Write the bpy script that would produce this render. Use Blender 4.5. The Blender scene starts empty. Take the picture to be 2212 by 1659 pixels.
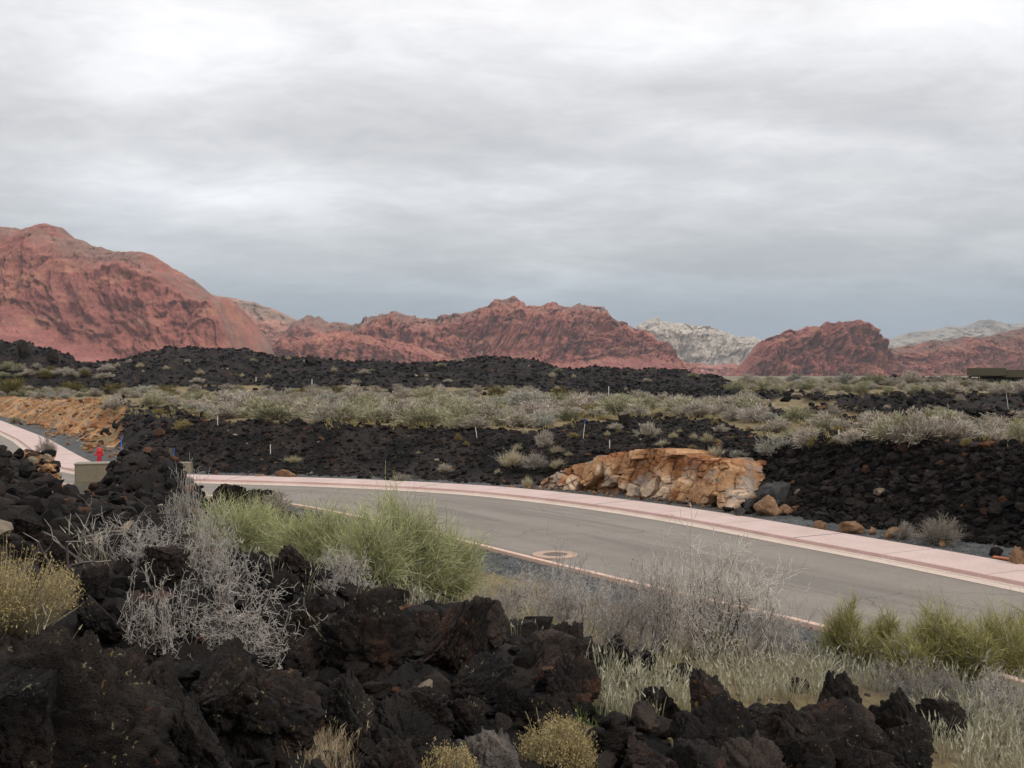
import bpy, bmesh, math, random
import numpy as np
from mathutils import Vector, Matrix

R = np.random.default_rng(7)
random.seed(7)
scene = bpy.context.scene
COL = scene.collection
F, CX, HY, CAMZ = 2372.0, 1106.0, 810.0, 4.5      # design frame: photo seen 2212 px wide

# ------------------------------------------------------------------ noise
def _h(ix, iy, iz, seed):
    with np.errstate(over='ignore'):
        h = (ix.astype(np.int64) * 374761393 + iy.astype(np.int64) * 668265263 + iz.astype(np.int64) * 1274126177 + seed * 974634777)
        h = (h ^ (h >> 13)) * 1274126177
        h = h ^ (h >> 16)
        h = (h * 1911520717) & 0xffffffff
        h = h ^ (h >> 15)
    return (h & 0xffffff) / float(0xffffff)

def vnoise(p, seed=0):
    p = np.asarray(p, float)
    i = np.floor(p).astype(np.int64); f = p - i
    w = f * f * f * (f * (f * 6 - 15) + 10)
    x, y, z = i[..., 0], i[..., 1], i[..., 2]
    wx, wy, wz = w[..., 0], w[..., 1], w[..., 2]
    def L(a, b, t): return a + (b - a) * t
    c00 = L(_h(x, y, z, seed), _h(x + 1, y, z, seed), wx)
    c10 = L(_h(x, y + 1, z, seed), _h(x + 1, y + 1, z, seed), wx)
    c01 = L(_h(x, y, z + 1, seed), _h(x + 1, y, z + 1, seed), wx)
    c11 = L(_h(x, y + 1, z + 1, seed), _h(x + 1, y + 1, z + 1, seed), wx)
    return L(L(c00, c10, wy), L(c01, c11, wy), wz)

def fbm(p, oct=4, seed=0, gain=.5, lac=2.03):
    a, s, t = 1.0, 0.0, 0.0
    p = np.asarray(p, float)
    for k in range(oct):
        s = s + a * vnoise(p + k * 17.3, seed + k); t += a
        a *= gain; p = p * lac
    return s / t                                     # 0..1

def ridged(p, oct=4, seed=0, gain=.55):
    a, s, t = 1.0, 0.0, 0.0
    p = np.asarray(p, float)
    for k in range(oct):
        s = s + a * (1 - np.abs(2 * vnoise(p + k * 11.7, seed + k) - 1)); t += a
        a *= gain; p = p * 2.1
    return s / t

def voronoi(p, seed=0, jit=.9):
    p = np.asarray(p, float)
    i = np.floor(p).astype(np.int64)
    f1 = np.full(p.shape[:-1], 9.0); f2 = f1.copy(); idv = np.zeros(p.shape[:-1])
    for dx in (-1, 0, 1):
        for dy in (-1, 0, 1):
            for dz in (-1, 0, 1):
                c = i + np.array([dx, dy, dz])
                a = [_h(c[..., 0], c[..., 1], c[..., 2], seed + k) for k in (1, 2, 3, 4)]
                q = c + .5 + jit * (np.stack(a[:3], -1) - .5)
                d = np.sqrt(((p - q) ** 2).sum(-1))
                near = d < f1
                f2 = np.where(near, f1, np.minimum(f2, d))
                idv = np.where(near, a[3], idv)
                f1 = np.where(near, d, f1)
    return f1, f2, idv

def ss(t):
    t = np.clip(t, 0, 1); return t * t * (3 - 2 * t)
def lerp(a, b, t): return a + (b - a) * t
def ip(x, tab):
    t = np.array(tab, float); return np.interp(x, t[:, 0], t[:, 1])
def mixc(a, b, t):
    return np.asarray(a, float) + (np.asarray(b, float) - np.asarray(a, float)) * np.asarray(t)[..., None]

# ------------------------------------------------------------------ mesh helpers
def mesh(name, V, faces, col=None, uv=None, smooth=True):
    """faces: list of (k x n) int arrays"""
    V = np.ascontiguousarray(V, dtype=np.float32)
    me = bpy.data.meshes.new(name)
    me.vertices.add(len(V)); me.vertices.foreach_set('co', V.ravel())
    faces = [np.asarray(f, dtype=np.int32) for f in faces if len(f)]
    li = np.concatenate([f.ravel() for f in faces])
    tot = np.concatenate([np.full(len(f), f.shape[1], np.int32) for f in faces])
    st = np.concatenate([[0], np.cumsum(tot)[:-1]]).astype(np.int32)
    me.loops.add(len(li)); me.loops.foreach_set('vertex_index', li)
    me.polygons.add(len(tot)); me.polygons.foreach_set('loop_start', st)
    me.polygons.foreach_set('use_smooth', np.full(len(tot), smooth, bool))
    if col is not None:
        a = me.color_attributes.new('Col', 'FLOAT_COLOR', 'POINT')
        c = np.ones((len(V), 4), np.float32); c[:, :3] = col
        a.data.foreach_set('color', c.ravel())
    if uv is not None:
        l = me.uv_layers.new(name='UVMap')
        l.data.foreach_set('uv', np.ascontiguousarray(np.asarray(uv, np.float32)[li]).ravel())
    me.update(); me.validate()
    return me

def link(name, me, mat=None, parent=None, loc=None):
    o = bpy.data.objects.new(name, me)
    COL.objects.link(o)
    if mat is not None and me is not None and not me.materials: me.materials.append(mat)
    if parent is not None: o.parent = parent
    if loc is not None: o.location = loc
    return o

def tag(o, label=None, cat=None, group=None, kind=None):
    if label: o['label'] = label
    if cat: o['category'] = cat
    if group: o['group'] = group
    if kind: o['kind'] = kind
    return o

def empty(name, loc, rz=0.0):
    o = bpy.data.objects.new(name, None); COL.objects.link(o)
    o.location = loc; o.rotation_euler = (0, 0, rz); o.empty_display_size = .2
    return o

_ico = {}
def ico(n):
    if n not in _ico:
        bm = bmesh.new(); bmesh.ops.create_icosphere(bm, subdivisions=n, radius=1)
        _ico[n] = (np.array([v.co[:] for v in bm.verts]), np.array([[v.index for v in f.verts] for f in bm.faces]))
        bm.free()
    return _ico[n]

def rock_verts(n, seed, cuts=11, rough=1.0, lump=.34, jag=.10):
    v, f = ico(n); v = v.copy()
    r = np.random.default_rng(seed); off = r.uniform(0, 90, 3)
    v = v * (1 + lump * (fbm(v * 1.3 + off, 3, seed) - .5) * 2)[:, None]
    for k in range(cuts):
        d = r.normal(size=3); d /= np.linalg.norm(d)
        h = r.uniform(.38, .80)
        t = v @ d
        v = v - np.clip(t - h, 0, None)[:, None] * d * .95
    q = v + .30 * (np.stack([fbm(v * 2 + off, 2, 1), fbm(v * 2 + off, 2, 2), fbm(v * 2 + off, 2, 3)], -1) - .5)
    a = 1.0
    if n >= 2:
        f1, f2, cid = voronoi(q * 1.9 + off, seed)
        a = a * (1 - jag * (1 - np.clip((f2 - f1) * 4, 0, 1)) + .16 * (cid - .5))
    if n >= 3:
        a = a + rough * .16 * (fbm(q * 3.2 + off, 4, seed + 3) - .5)
    if n >= 4:
        f1, f2, cid = voronoi(q * np.array([3.6, 3.6, 5.0]) + off, seed + 7)
        a = a + rough * (.12 * (cid - .5) - .065 * (1 - np.clip((f2 - f1) * 4, 0, 1)))
        f1, f2, cid = voronoi(q * 8.5 + off, seed + 8)
        a = a + rough * (.075 * (cid - .5) - .035 * (1 - np.clip((f2 - f1) * 4, 0, 1)))
        a = a + rough * .09 * (ridged(q * 9 + off, 5, seed + 5) - .55)
    return v * (a[:, None] if n >= 2 else 1.0), f

def rotm(r, full=True):
    """random rotation matrices"""
    n = len(r)
    if full:
        q = R.normal(size=(n, 4)); q /= np.linalg.norm(q, axis=1)[:, None]
    else:
        a = R.uniform(0, math.pi, n); q = np.stack([np.cos(a), 0 * a, 0 * a, np.sin(a)], 1)
    w, x, y, z = q.T
    return np.stack([1 - 2 * (y * y + z * z), 2 * (x * y - z * w), 2 * (x * z + y * w),
                     2 * (x * y + z * w), 1 - 2 * (x * x + z * z), 2 * (y * z - x * w),
                     2 * (x * z - y * w), 2 * (y * z + x * w), 1 - 2 * (x * x + y * y)], 1).reshape(n, 3, 3)

# ------------------------------------------------------------------ materials
def newmat(name):
    m = bpy.data.materials.new(name); m.use_nodes = True
    nt = m.node_tree
    for n in list(nt.nodes): nt.nodes.remove(n)
    out = nt.nodes.new('ShaderNodeOutputMaterial'); b = nt.nodes.new('ShaderNodeBsdfPrincipled')
    nt.links.new(b.outputs[0], out.inputs[0])
    b.inputs['Specular IOR Level'].default_value = .25
    return m, nt, b
def N(nt, t, **kw):
    n = nt.nodes.new(t)
    for k, v in kw.items():
        if k.startswith('i_'): n.inputs[int(k[2:])].default_value = v
        else: setattr(n, k, v)
    return n
def ramp(nt, fac, stops, interp='LINEAR'):
    r = nt.nodes.new('ShaderNodeValToRGB'); r.color_ramp.interpolation = interp
    e = r.color_ramp.elements
    while len(e) > 1: e.remove(e[-1])
    e[0].position = stops[0][0]; e[0].color = (*stops[0][1], 1) if not np.isscalar(stops[0][1]) else (stops[0][1],) * 3 + (1,)
    for p, c in stops[1:]:
        k = e.new(p); k.color = (*c, 1) if not np.isscalar(c) else (c, c, c, 1)
    nt.links.new(fac, r.inputs[0]); return r.outputs[0]
def mixn(nt, fac, a, b, mode='MIX'):
    m = nt.nodes.new('ShaderNodeMix'); m.data_type = 'RGBA'; m.blend_type = mode
    for s, x in ((0, fac), (6, a), (7, b)):
        if isinstance(x, (int, float)): m.inputs[s].default_value = x
        elif isinstance(x, tuple): m.inputs[s].default_value = (*x, 1)
        else: nt.links.new(x, m.inputs[s])
    return m.outputs[2]
def noise(nt, vec, scale, detail=4, rough=.55, dist=0):
    n = nt.nodes.new('ShaderNodeTexNoise'); n.inputs['Scale'].default_value = scale
    n.inputs['Detail'].default_value = detail; n.inputs['Roughness'].default_value = rough
    n.inputs['Distortion'].default_value = dist
    if vec is not None: nt.links.new(vec, n.inputs['Vector'])
    return n.outputs['Fac']
def mapping(nt, vec, scale=(1, 1, 1), rot=(0, 0, 0), loc=(0, 0, 0)):
    m = nt.nodes.new('ShaderNodeMapping')
    m.inputs['Scale'].default_value = scale; m.inputs['Rotation'].default_value = rot; m.inputs['Location'].default_value = loc
    nt.links.new(vec, m.inputs['Vector']); return m.outputs[0]
def bump(nt, b, h, strength=.5, dist=.1):
    n = nt.nodes.new('ShaderNodeBump'); n.inputs['Strength'].default_value = strength; n.inputs['Distance'].default_value = dist
    nt.links.new(h, n.inputs['Height']); nt.links.new(n.outputs[0], b.inputs['Normal'])
def attr(nt):
    a = nt.nodes.new('ShaderNodeAttribute'); a.attribute_name = 'Col'; return a.outputs['Color']
def objpos(nt, rnd=True):
    t = nt.nodes.new('ShaderNodeTexCoord')
    if not rnd: return t.outputs['Object']
    o = nt.nodes.new('ShaderNodeObjectInfo')
    m = nt.nodes.new('ShaderNodeVectorMath'); m.operation = 'MULTIPLY_ADD'
    m.inputs[1].default_value = (1, 1, 1)
    c = nt.nodes.new('ShaderNodeVectorMath'); c.operation = 'SCALE'; c.inputs[0].default_value = (37, 53, 71)
    nt.links.new(o.outputs['Random'], c.inputs['Scale'])
    nt.links.new(t.outputs['Object'], m.inputs[0]); nt.links.new(c.outputs[0], m.inputs[2])
    return m.outputs[0]

def M_col(name, rough=.9, nscale=0, namp=.35, bscale=0, bstr=.5, bdist=.05, trans=0, rnd=0, spec=.2):
    """vertex colour times fine noise, with bump"""
    m, nt, b = newmat(name)
    b.inputs['Roughness'].default_value = rough; b.inputs['Specular IOR Level'].default_value = spec
    c = attr(nt); p = objpos(nt, False)
    if nscale:
        f = ramp(nt, noise(nt, p, nscale, 5, .65), [(.25, 1 - namp), (.75, 1 + namp)])
        c = mixn(nt, 1.0, c, f, 'MULTIPLY')
    if rnd:
        o = nt.nodes.new('ShaderNodeObjectInfo')
        f = ramp(nt, o.outputs['Random'], [(0, (1 - rnd, 1 - rnd, 1 - rnd * 1.2)), (.5, (1, 1.0, .95)), (1, (1 + rnd, 1 + rnd * .9, 1 + rnd))])
        c = mixn(nt, 1.0, c, f, 'MULTIPLY')
    nt.links.new(c, b.inputs['Base Color'])
    if bscale: bump(nt, b, noise(nt, p, bscale, 6, .7), bstr, bdist)
    if trans:
        t = nt.nodes.new('ShaderNodeBsdfTranslucent'); nt.links.new(c, t.inputs[0])
        x = nt.nodes.new('ShaderNodeMixShader'); x.inputs[0].default_value = trans
        nt.links.new(b.outputs[0], x.inputs[1]); nt.links.new(t.outputs[0], x.inputs[2])
        out = [n for n in nt.nodes if n.type == 'OUTPUT_MATERIAL'][0]
        nt.links.new(x.outputs[0], out.inputs[0])
    return m

def M_lava(name, base=((.010, .0085, .008), (.05, .039, .035)), rust=.60, lichen=.66, rustc=(.15, .055, .025), fs=1.0, pit=True):
    m, nt, b = newmat(name); p = objpos(nt)
    b.inputs['Roughness'].default_value = .92
    n1 = noise(nt, p, 2.2 * fs, 8, .7)
    c = ramp(nt, n1, [(.36, base[0]), (.52, tuple(.62 * x + .38 * y for x, y in zip(*base))), (.68, base[1])])
    n2 = noise(nt, p, 1.1 * fs, 6, .62, .4)
    fr = ramp(nt, n2, [(rust, 0), (rust + .10, .85)])
    n2b = noise(nt, p, 9 * fs, 4, .7)
    fr2 = mixn(nt, 1.0, fr, ramp(nt, n2b, [(.3, .15), (.6, 1)]), 'MULTIPLY')
    c = mixn(nt, fr2, c, rustc)
    n3 = noise(nt, p, 26 * fs, 4, .6, .2); n4 = noise(nt, p, 1.8 * fs, 2, .5)
    fl = ramp(nt, n3, [(lichen, 0), (lichen + .025, .9)])
    fl = mixn(nt, 1.0, fl, ramp(nt, n4, [(.44, 0), (.54, 1)]), 'MULTIPLY')
    lc = ramp(nt, noise(nt, p, 2.5, 2), [(.4, (.20, .195, .11)), (.52, (.15, .13, .04)), (.6, (.20, .07, .024))])
    c = mixn(nt, fl, c, lc)
    nt.links.new(c, b.inputs['Base Color'])
    h = mixn(nt, .35, noise(nt, p, 7 * fs, 8, .75), noise(nt, p, 38 * fs, 4, .7))
    if pit:
        v = nt.nodes.new('ShaderNodeTexVoronoi'); v.inputs['Scale'].default_value = 55 * fs
        nt.links.new(p, v.inputs['Vector'])
        h = mixn(nt, .25, h, ramp(nt, v.outputs['Distance'], [(.1, 0), (.38, 1)]))
    bump(nt, b, h, 1.0, .06)
    return m

MAT = {}
MAT['veg'] = M_col('shrub_foliage', .85, trans=.18, rnd=.16, spec=.1)
MAT['twig'] = M_col('dry_twig', .9, nscale=30, namp=.25, spec=.1)
MAT['grass'] = M_col('dry_grass', .8, trans=.2, spec=.15)
MAT['ground'] = M_col('desert_ground', .95, nscale=5, namp=.4, bscale=9, bstr=.9, bdist=.08)
MAT['rubble'] = M_col('lava_rubble', .95, nscale=6, namp=.55, bscale=16, bstr=1.0, bdist=.06)
MAT['rubfar'] = M_col('lava_rubble_far', .95, nscale=2.2, namp=.55, bscale=4, bstr=1.0, bdist=.2)
MAT['lava'] = M_lava('lava_rock', ((.0035, .0028, .0024), (.034, .0235, .0185)), .60, .63, (.07, .03, .014))
MAT['lava_red'] = M_lava('reddish_lava_rock', ((.005, .0037, .0032), (.046, .029, .023)), .58, .63, rustc=(.085, .034, .016))
MAT['lava_rust'] = M_lava('rusty_lava_rock', ((.006, .0047, .004), (.030, .022, .018)), .55, .68, (.13, .045, .02))
MAT['lava_pale'] = M_lava('pale_pocked_lava', ((.045, .037, .033), (.17, .14, .12)), .75, .68, (.1, .06, .04))
MAT['lava_brown'] = M_lava('brown_lava_rock', ((.022, .016, .013), (.075, .053, .041)), .66, .72, (.12, .07, .035))
MAT['tan'] = M_lava('tan_rock', ((.14, .075, .04), (.36, .22, .125)), .56, .80, (.16, .075, .035), 1.4, False)
MAT['grey'] = M_lava('grey_basalt_block', ((.035, .034, .034), (.095, .09, .088)), .70, .80, (.12, .07, .04))

def M_mountain(name, dark=(.10, .045, .045), dots=(.07, .065, .045), bscale=.035, dotth=.60):
    m, nt, b = newmat(name); p = objpos(nt, False)
    b.inputs['Roughness'].default_value = .95; b.inputs['Specular IOR Level'].default_value = .1
    c = attr(nt)
    f = ramp(nt, noise(nt, p, .045, 8, .75), [(.28, .72), (.72, 1.28)])
    c = mixn(nt, 1.0, c, f, 'MULTIPLY')
    c = mixn(nt, 1.0, c, ramp(nt, noise(nt, p, .22, 4, .7), [(.3, .78), (.7, 1.22)]), 'MULTIPLY')
    st = noise(nt, mapping(nt, p, (1, 1, .22), (0, .25, 0)), .09, 7, .75, .6)       # desert varnish hanging in streaks
    c = mixn(nt, ramp(nt, st, [(.60, 0), (.72, .15)]), c, dark)
    str_ = noise(nt, mapping(nt, p, (.3, .3, 1.2)), .05, 5, .65, .8)
    c = mixn(nt, .6, c, mixn(nt, 1.0, c, ramp(nt, str_, [(.35, .75), (.65, 1.25)]), 'MULTIPLY'))
    dn = noise(nt, p, .16, 3, .6)
    dz = noise(nt, p, .012, 4, .6)
    df = mixn(nt, 1.0, ramp(nt, dn, [(dotth, 0), (dotth + .06, .8)]), ramp(nt, dz, [(.42, 0), (.6, 1)]), 'MULTIPLY')
    c = mixn(nt, df, c, dots)
    nt.links.new(c, b.inputs['Base Color'])
    h = mixn(nt, .6, noise(nt, mapping(nt, p, (1, 1, .45), (0, .2, 0)), bscale, 8, .75), noise(nt, p, bscale * 5, 5, .7))
    bump(nt, b, h, .9, 8)
    return m

# ------------------------------------------------------------------ road lines (world metres)
def W(u, d): return np.array([(u - CX) / F * d, d])
def on0(u, v, z=0.0): return W(u, F * (CAMZ - z) / (v - HY))
def smooth_line(P, n, sig):
    P = np.asarray(P, float)
    s = np.concatenate([[0], np.cumsum(np.linalg.norm(np.diff(P, axis=0), axis=1))])
    t = np.linspace(0, s[-1], n)
    Q = np.stack([np.interp(t, s, P[:, 0]), np.interp(t, s, P[:, 1])], 1)
    k = int(3 * sig / (s[-1] / n)) + 1
    g = np.exp(-.5 * (np.arange(-k, k + 1) * (s[-1] / n) / sig) ** 2); g /= g.sum()
    E = np.concatenate([2 * Q[0] - Q[k:0:-1], Q, 2 * Q[-1] - Q[-2:-k - 2:-1]])
    return np.stack([np.convolve(E[:, i], g, 'valid') for i in (0, 1)], 1)
outer = [(-150, 150), (-110, 146), (-84, 138), (-64, 124)] + [on0(u, v) for u, v in ((0, 911), (103, 952), (180, 996))] + [W(214, 53.0), W(290, 50), W(345, 48.6)]
outer += [on0(u, v) for u, v in ((403, 1032.5), (560, 1036), (737, 1041), (920, 1049), (1104, 1060.5), (1290, 1080), (1475, 1104.5), (1640, 1131), (1808, 1161.5), (2010, 1196), (2212, 1233.5))]
outer += [(13.9, 20.6), (15.6, 15.5), (16.6, 10), (16.8, 3), (16.8, -6)]
OUT = smooth_line(outer, 420, 1.3)
near = [(-150, 139), (-112, 134), (-90, 126), (-72, 114), (-57.4, 99), (-40.4, 70.4), (-30.8, 53.8), (-24, 47.8), (-17.4, 43.9), (-13, 41.2), (-10, 39.4), (-7.7, 37.7), (-5.5, 35), (-1.4, 29.2), (1, 25.5),
        (2.5, 23.3), (3.4, 22), (4.3, 20.8), (5.3, 19.4), (5.95, 18.4), (7.5, 15.4), (8.8, 11.5), (9.3, 6), (9.3, -6)]
NEAR = smooth_line(near, 420, 1.1)
def line_normals(P):
    t = np.gradient(P, axis=0); t /= np.linalg.norm(t, axis=1)[:, None]
    return np.stack([t[:, 1], -t[:, 0]], 1)          # toward the camera side
def sdist(x, y, P):
    """signed distance to polyline; positive on far (left) side"""
    q = np.stack([x.ravel(), y.ravel()], 1); best = np.full(len(q), 1e9); sg = np.ones(len(q))
    A = P[:-1:3]; B = np.concatenate([P[3:-1:3], P[-1:]])[:len(A)]
    for a, b in zip(A, B):
        ab = b - a; L2 = ab @ ab
        t = np.clip(((q - a) @ ab) / L2, 0, 1)
        e = q - a - t[:, None] * ab
        d = np.hypot(e[:, 0], e[:, 1])
        s = np.sign(ab[0] * (q[:, 1] - a[1]) - ab[1] * (q[:, 0] - a[0]))
        up = d < best
        best = np.where(up, d, best); sg = np.where(up, s, sg)
    return (best * sg).reshape(x.shape)

# ------------------------------------------------------------------ terrain
HILL = [(-900, 760), (-300, 752), (0, 748), (160, 782), (207, 778), (240, 775), (277, 770), (300, 764), (340, 761), (360, 752), (433, 752), (473, 753), (533, 756), (567, 765), (597, 774), (670, 776), (737, 783),
        (797, 783), (870, 787), (971, 781), (1037, 774), (1080, 774), (1114, 777), (1154, 781), (1181, 790), (1211, 798), (1250, 800), (1277, 795), (1317, 797), (1371, 802), (1475, 802), (1508, 811), (1541, 812), (1575, 826), (1601, 838), (1640, 850)]
MOUND = [(-900, 735), (-200, 728), (0, 737), (20, 745), (43, 738), (67, 742), (80, 753), (110, 756), (133, 763), (157, 768), (163, 782), (185, 800), (200, 830)]
M2 = [(172, 1110), (190, 1078), (224, 1046), (240, 1026), (252, 1008), (268, 988), (284, 978), (320, 976), (360, 990), (380, 1006), (398, 1034), (420, 1062), (445, 1120)]
M1 = [(-400, 965), (-60, 972), (0, 982), (40, 990), (80, 1000), (108, 1003), (118, 1014), (124, 1050), (132, 1120)]
def gravel_w(u): return ip(u, [(-300, 1.3), (0, 1.1), (200, 1.3), (245, 2.0), (300, .5), (1150, .35), (1200, .9), (1600, .7), (1750, 1.1), (2000, 1.35), (2212, 1.5)])
def ground(x, y, full=False):
    x = np.asarray(x, float); y = np.asarray(y, float)
    sh = x.shape; x = x.ravel(); y = y.ravel()
    z = np.zeros(len(x)); lava = np.zeros(len(x)); orange = np.zeros(len(x)); grav = np.zeros(len(x)); road = np.zeros(len(x), bool)
    yy = np.maximum(y, .5)
    u = CX + F * x / yy
    u = np.where(y < .5, np.where(x > 0, 9000, -9000), u)
    r = np.hypot(x, y)
    reg = r < 185
    s = np.full(len(x), 500.0); n = np.full(len(x), -500.0)
    s[reg] = sdist(x[reg], y[reg], OUT); n[reg] = -sdist(x[reg], y[reg], NEAR)
    uf = np.clip(u, -3000, 5000)
    p2 = np.stack([x, y, 0 * x], 1)
    big = fbm(p2 * .09, 3, 3) - .5
    # ---- far side
    far = s > 0
    zp = ip(uf, [(-300, 1.2), (0, 1.35), (220, 2.35), (5000, 2.4)]) + .5 * big * ss((s - 8) / 20)
    zp = np.where((uf < 300) & (y > 95), lerp(zp, 2.0, ss((y - 95) / 30)), zp)
    low = ip(uf, [(300, 2.25), (700, 2.2), (900, 2.0), (1100, 1.82), (1300, 1.62), (1500, 1.62), (1640, 1.78), (1800, 2.3), (2212, 2.5)])
    zp = np.where(uf > 300, lerp(low, zp, ss((s - 7) / 16)), zp)
    gw = gravel_w(uf); cr = ip(uf, [(0, 4.0), (240, 5.2), (500, 6.2), (1000, 6.4), (1200, 4.0), (1500, 3.6), (1640, 3.8), (1780, 3.6), (2300, 3.4)])
    toe = fbm(p2 * .5, 3, 9) * .9
    tb = (s - gw - toe) / (cr - gw)
    zf = .10 + .06 * ss(s / 1.5) + (zp - .15) * (.55 * ss(tb) + .45 * np.clip(tb, 0, 1))
    v24 = HY + F * (CAMZ - 2.4) / yy
    hc = CAMZ + (HY - ip(uf, HILL)) * 165 / F
    th = np.where(y < 165, (y - 126) / 39, 1 - (y - 165) / 60)
    hb = ss(th) * .75 + .25 * np.clip(th, 0, 1)
    hillm = (hb > .02) & (uf < 1645) & (y > 120)
    zh = zp + np.clip(hc - 2.4, -1, 30) * hb + 1.1 * (ridged(p2 * .07, 4, 21) - .55) * ss(hb * 3) * (1 - ss((hb - .7) / .3))
    mc = CAMZ + (HY - ip(uf, MOUND)) * 150 / F
    tm = np.where(y < 150, (y - 129) / 21, 1 - (y - 150) / 20) * ss((s - 5) / 12)
    mmask = (uf < 200)
    zmn = zp + np.clip(mc - zp, 0, 30) * (ss(tm) * .7 + .3 * np.clip(tm, 0, 1))
    zf = np.where(hillm, np.maximum(zf, zh), zf)
    zf = np.where(mmask & (tm > 0), np.maximum(zf, zmn), zf)
    rb = ss((uf - 1440) / 120) * np.where(y < 74, ss((y - 61) / 11), 1 - ss((y - 76) / 8))
    zf = zf + rb * (.62 + .5 * big)
    fb = ss((uf - 1780) / 150) * np.where(y < 190, ss((y - 165) / 25), 1 - ss((y - 200) / 60))
    zf = zf + fb * (1.2 + 1.4 * big)
    # ---- near side
    nr = n > 0
    zn = .02 + 2.9 * ss((n - 1) / 15) + .25 * big * ss(n / 5)
    gap = np.exp(-((uf - 155) / 30.0) ** 2) * ss((y - 22) / 5) * ss((n - .5) / 3)
    zn = zn - .6 * gap; zn = np.maximum(zn, .03)
    for tab, d0, wf, wb in ((M2, 33.0, 4.2, 2.4), (M1, 30.0, 4.5, 2.8)):
        zt = CAMZ - (ip(uf, tab) - HY) * d0 / F
        dp = np.where(y < d0, np.exp(-((y - d0) / wf) ** 4), np.exp(-((y - d0) / wb) ** 4))
        ok = (uf > tab[0][0]) & (uf < tab[-1][0])
        zn = np.where(ok, np.maximum(zn, lerp(zn, zt, dp)), zn)
    z = np.where(far, zf, np.where(nr, zn, -.12))
    road = ~(far | nr)
    # ---- what the ground is made of
    lb = fbm(p2 * .35, 4, 31)
    vj = v24 + 14 * (lb - .5) * 2
    bot = ip(uf, [(0, 872), (255, 904), (560, 908), (700, 914), (900, 924), (1100, 936), (1200, 930), (1300, 915), (1400, 903), (1580, 905), (1640, 935), (1680, 968), (2212, 966), (2600, 966)])
    top = ip(uf, [(0, 815), (170, 822), (300, 840), (700, 850), (1100, 846), (1250, 856), (1480, 868), (1600, 872), (1750, 878), (1900, 884), (2010, 898), (2212, 902), (3000, 902)])
    sl = ip(uf, [(255, 5.6), (560, 6.4), (800, 6.6), (1000, 7.2), (1150, 8.5), (1250, 14), (1400, 19), (1560, 17), (1640, 9), (1700, 4.6), (1800, 4.0), (2300, 4.2)])
    sj = s + 3.0 * (lb - .5)
    lv = np.where(far, np.where(sj < sl, 1.0, np.where(vj > top, 0.0, 1.0)), 0.0)
    lv = np.where(hillm & (hb > .06 + .12 * lb), 1.0, lv)
    lv = np.where(far & (uf < 240) & (tm > .04) & (y > 120) & (y < 185), 1.0, lv)
    lv = np.where(far & (uf > 1600) & (vj < 857), 0.0, lv)
    lv = np.where(far & (uf > 1780) & (y > 168) & (y < 235), ss((fb - .35) / .2), lv)
    lv = np.where(far & (s < gw + toe * .8), 0.0, lv)
    lv = np.where(far & (y > 235), 0.0, lv)
    lv = np.where(far & (uf > 1640) & (v24 > 880) & (v24 < 966) & (lb > .55), 1.0, lv)
    uf0 = uf; uf = uf + 90 * (fbm(p2 * .8, 4, 37) - .5)
    dirt = far & (uf < 258) & (s < 9) & (s > gw * .8) & (y < 135)
    orange = np.where(dirt, ss((lb - .2) / .2) * ss((262 - uf) / 12) * ss((cr + 1.6 + 3 * (lb - .5) - s) / 1.0), 0.0)
    lv = np.where(orange > .4, 0.0, lv)
    lv = np.where(far & (uf < 258) & (s < 9) & (y < 135) & (s > gw), np.minimum(lv, .2), lv)
    uf = uf0
    grav = np.where(far & (s < gw + toe * .8 + .2), 1.0, 0.0)
    grav = np.maximum(grav, np.where(nr, 1 - ss((n - .25 - 1.6 * lb) / .9), 0))
    jb = fbm(p2 * 1.1, 4, 33) - .5
    soilpatch = np.maximum(ss((uf - 1250 + 500 * jb) / 200) * ss((y - 8.6 + 5 * jb) / 1.5), ss((uf - 880 + 300 * jb) / 100) * ss((y - 13 + 5 * jb) / 2))
    ln = np.where(nr, 1 - soilpatch, 0) * np.where(grav > .5, 0, 1)
    m1face = nr & (uf > 82) & (uf < 128) & (y > 26) & (y < 33.5) & (z > .9)
    orange = np.where(m1face, np.maximum(orange, ss((lb - .35) / .15)), orange)
    lv = np.where(nr, ln, lv)
    z = z + np.where(road, 0, lv * np.where(r < 60, .42, 1.1) * (ridged(p2 * np.where(r < 60, 1.25, .42)[:, None], 5, 41) - .55) * ss((np.maximum(s, n) - .8) / 2))
    z = z + np.where(road | (grav > .5), 0, .10 * (fbm(p2 * 1.3, 3, 51) - .5))
    z = z + orange * .35 * (ridged(p2 * .8, 4, 61) - .55)
    if not full: return z.reshape(sh)
    return [a.reshape(sh) for a in (z, lava * 0 + lv, orange, grav, road, s, n, u, lb)]

def gz(x, y): return float(ground(np.array([x]), np.array([y]))[0])
_dd = np.concatenate([np.arange(2.2, 40, .06), np.arange(40, 90, .2), np.arange(90, 420, .8)])
ang = np.concatenate([np.arange(-180, -33, 3.0), np.arange(-33, 33.01, .11), np.arange(36, 178, 3.0)])
rad = np.concatenate([[.3, .8, 1.3], np.geomspace(1.8, 24, 250), np.arange(24.15, 62, .17), np.geomspace(62.2, 260, 200), np.geomspace(265, 9000, 58)])
A, RR = np.meshgrid(np.radians(ang), rad)
GX, GY = np.sin(A) * RR, np.cos(A) * RR
GZ, GL, GO, GG, GROAD, GS, GN, GU, GB = ground(GX, GY, True)
nr_, nc_ = GX.shape
P3 = np.stack([GX, GY, GZ], -1).reshape(-1, 3)
nz = fbm(P3 * np.array([.8, .8, .8]), 4, 71); nz2 = fbm(P3 * 2.7, 3, 72)
c_soil = mixc((.13, .09, .055), (.25, .19, .10), nz)
c_soil = mixc(c_soil, (.185, .15, .065), ss((nz2 - .5) / .12) * .6)             # low yellow-green grass
c_far = mixc((.15, .115, .075), (.22, .19, .12), nz)
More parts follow.
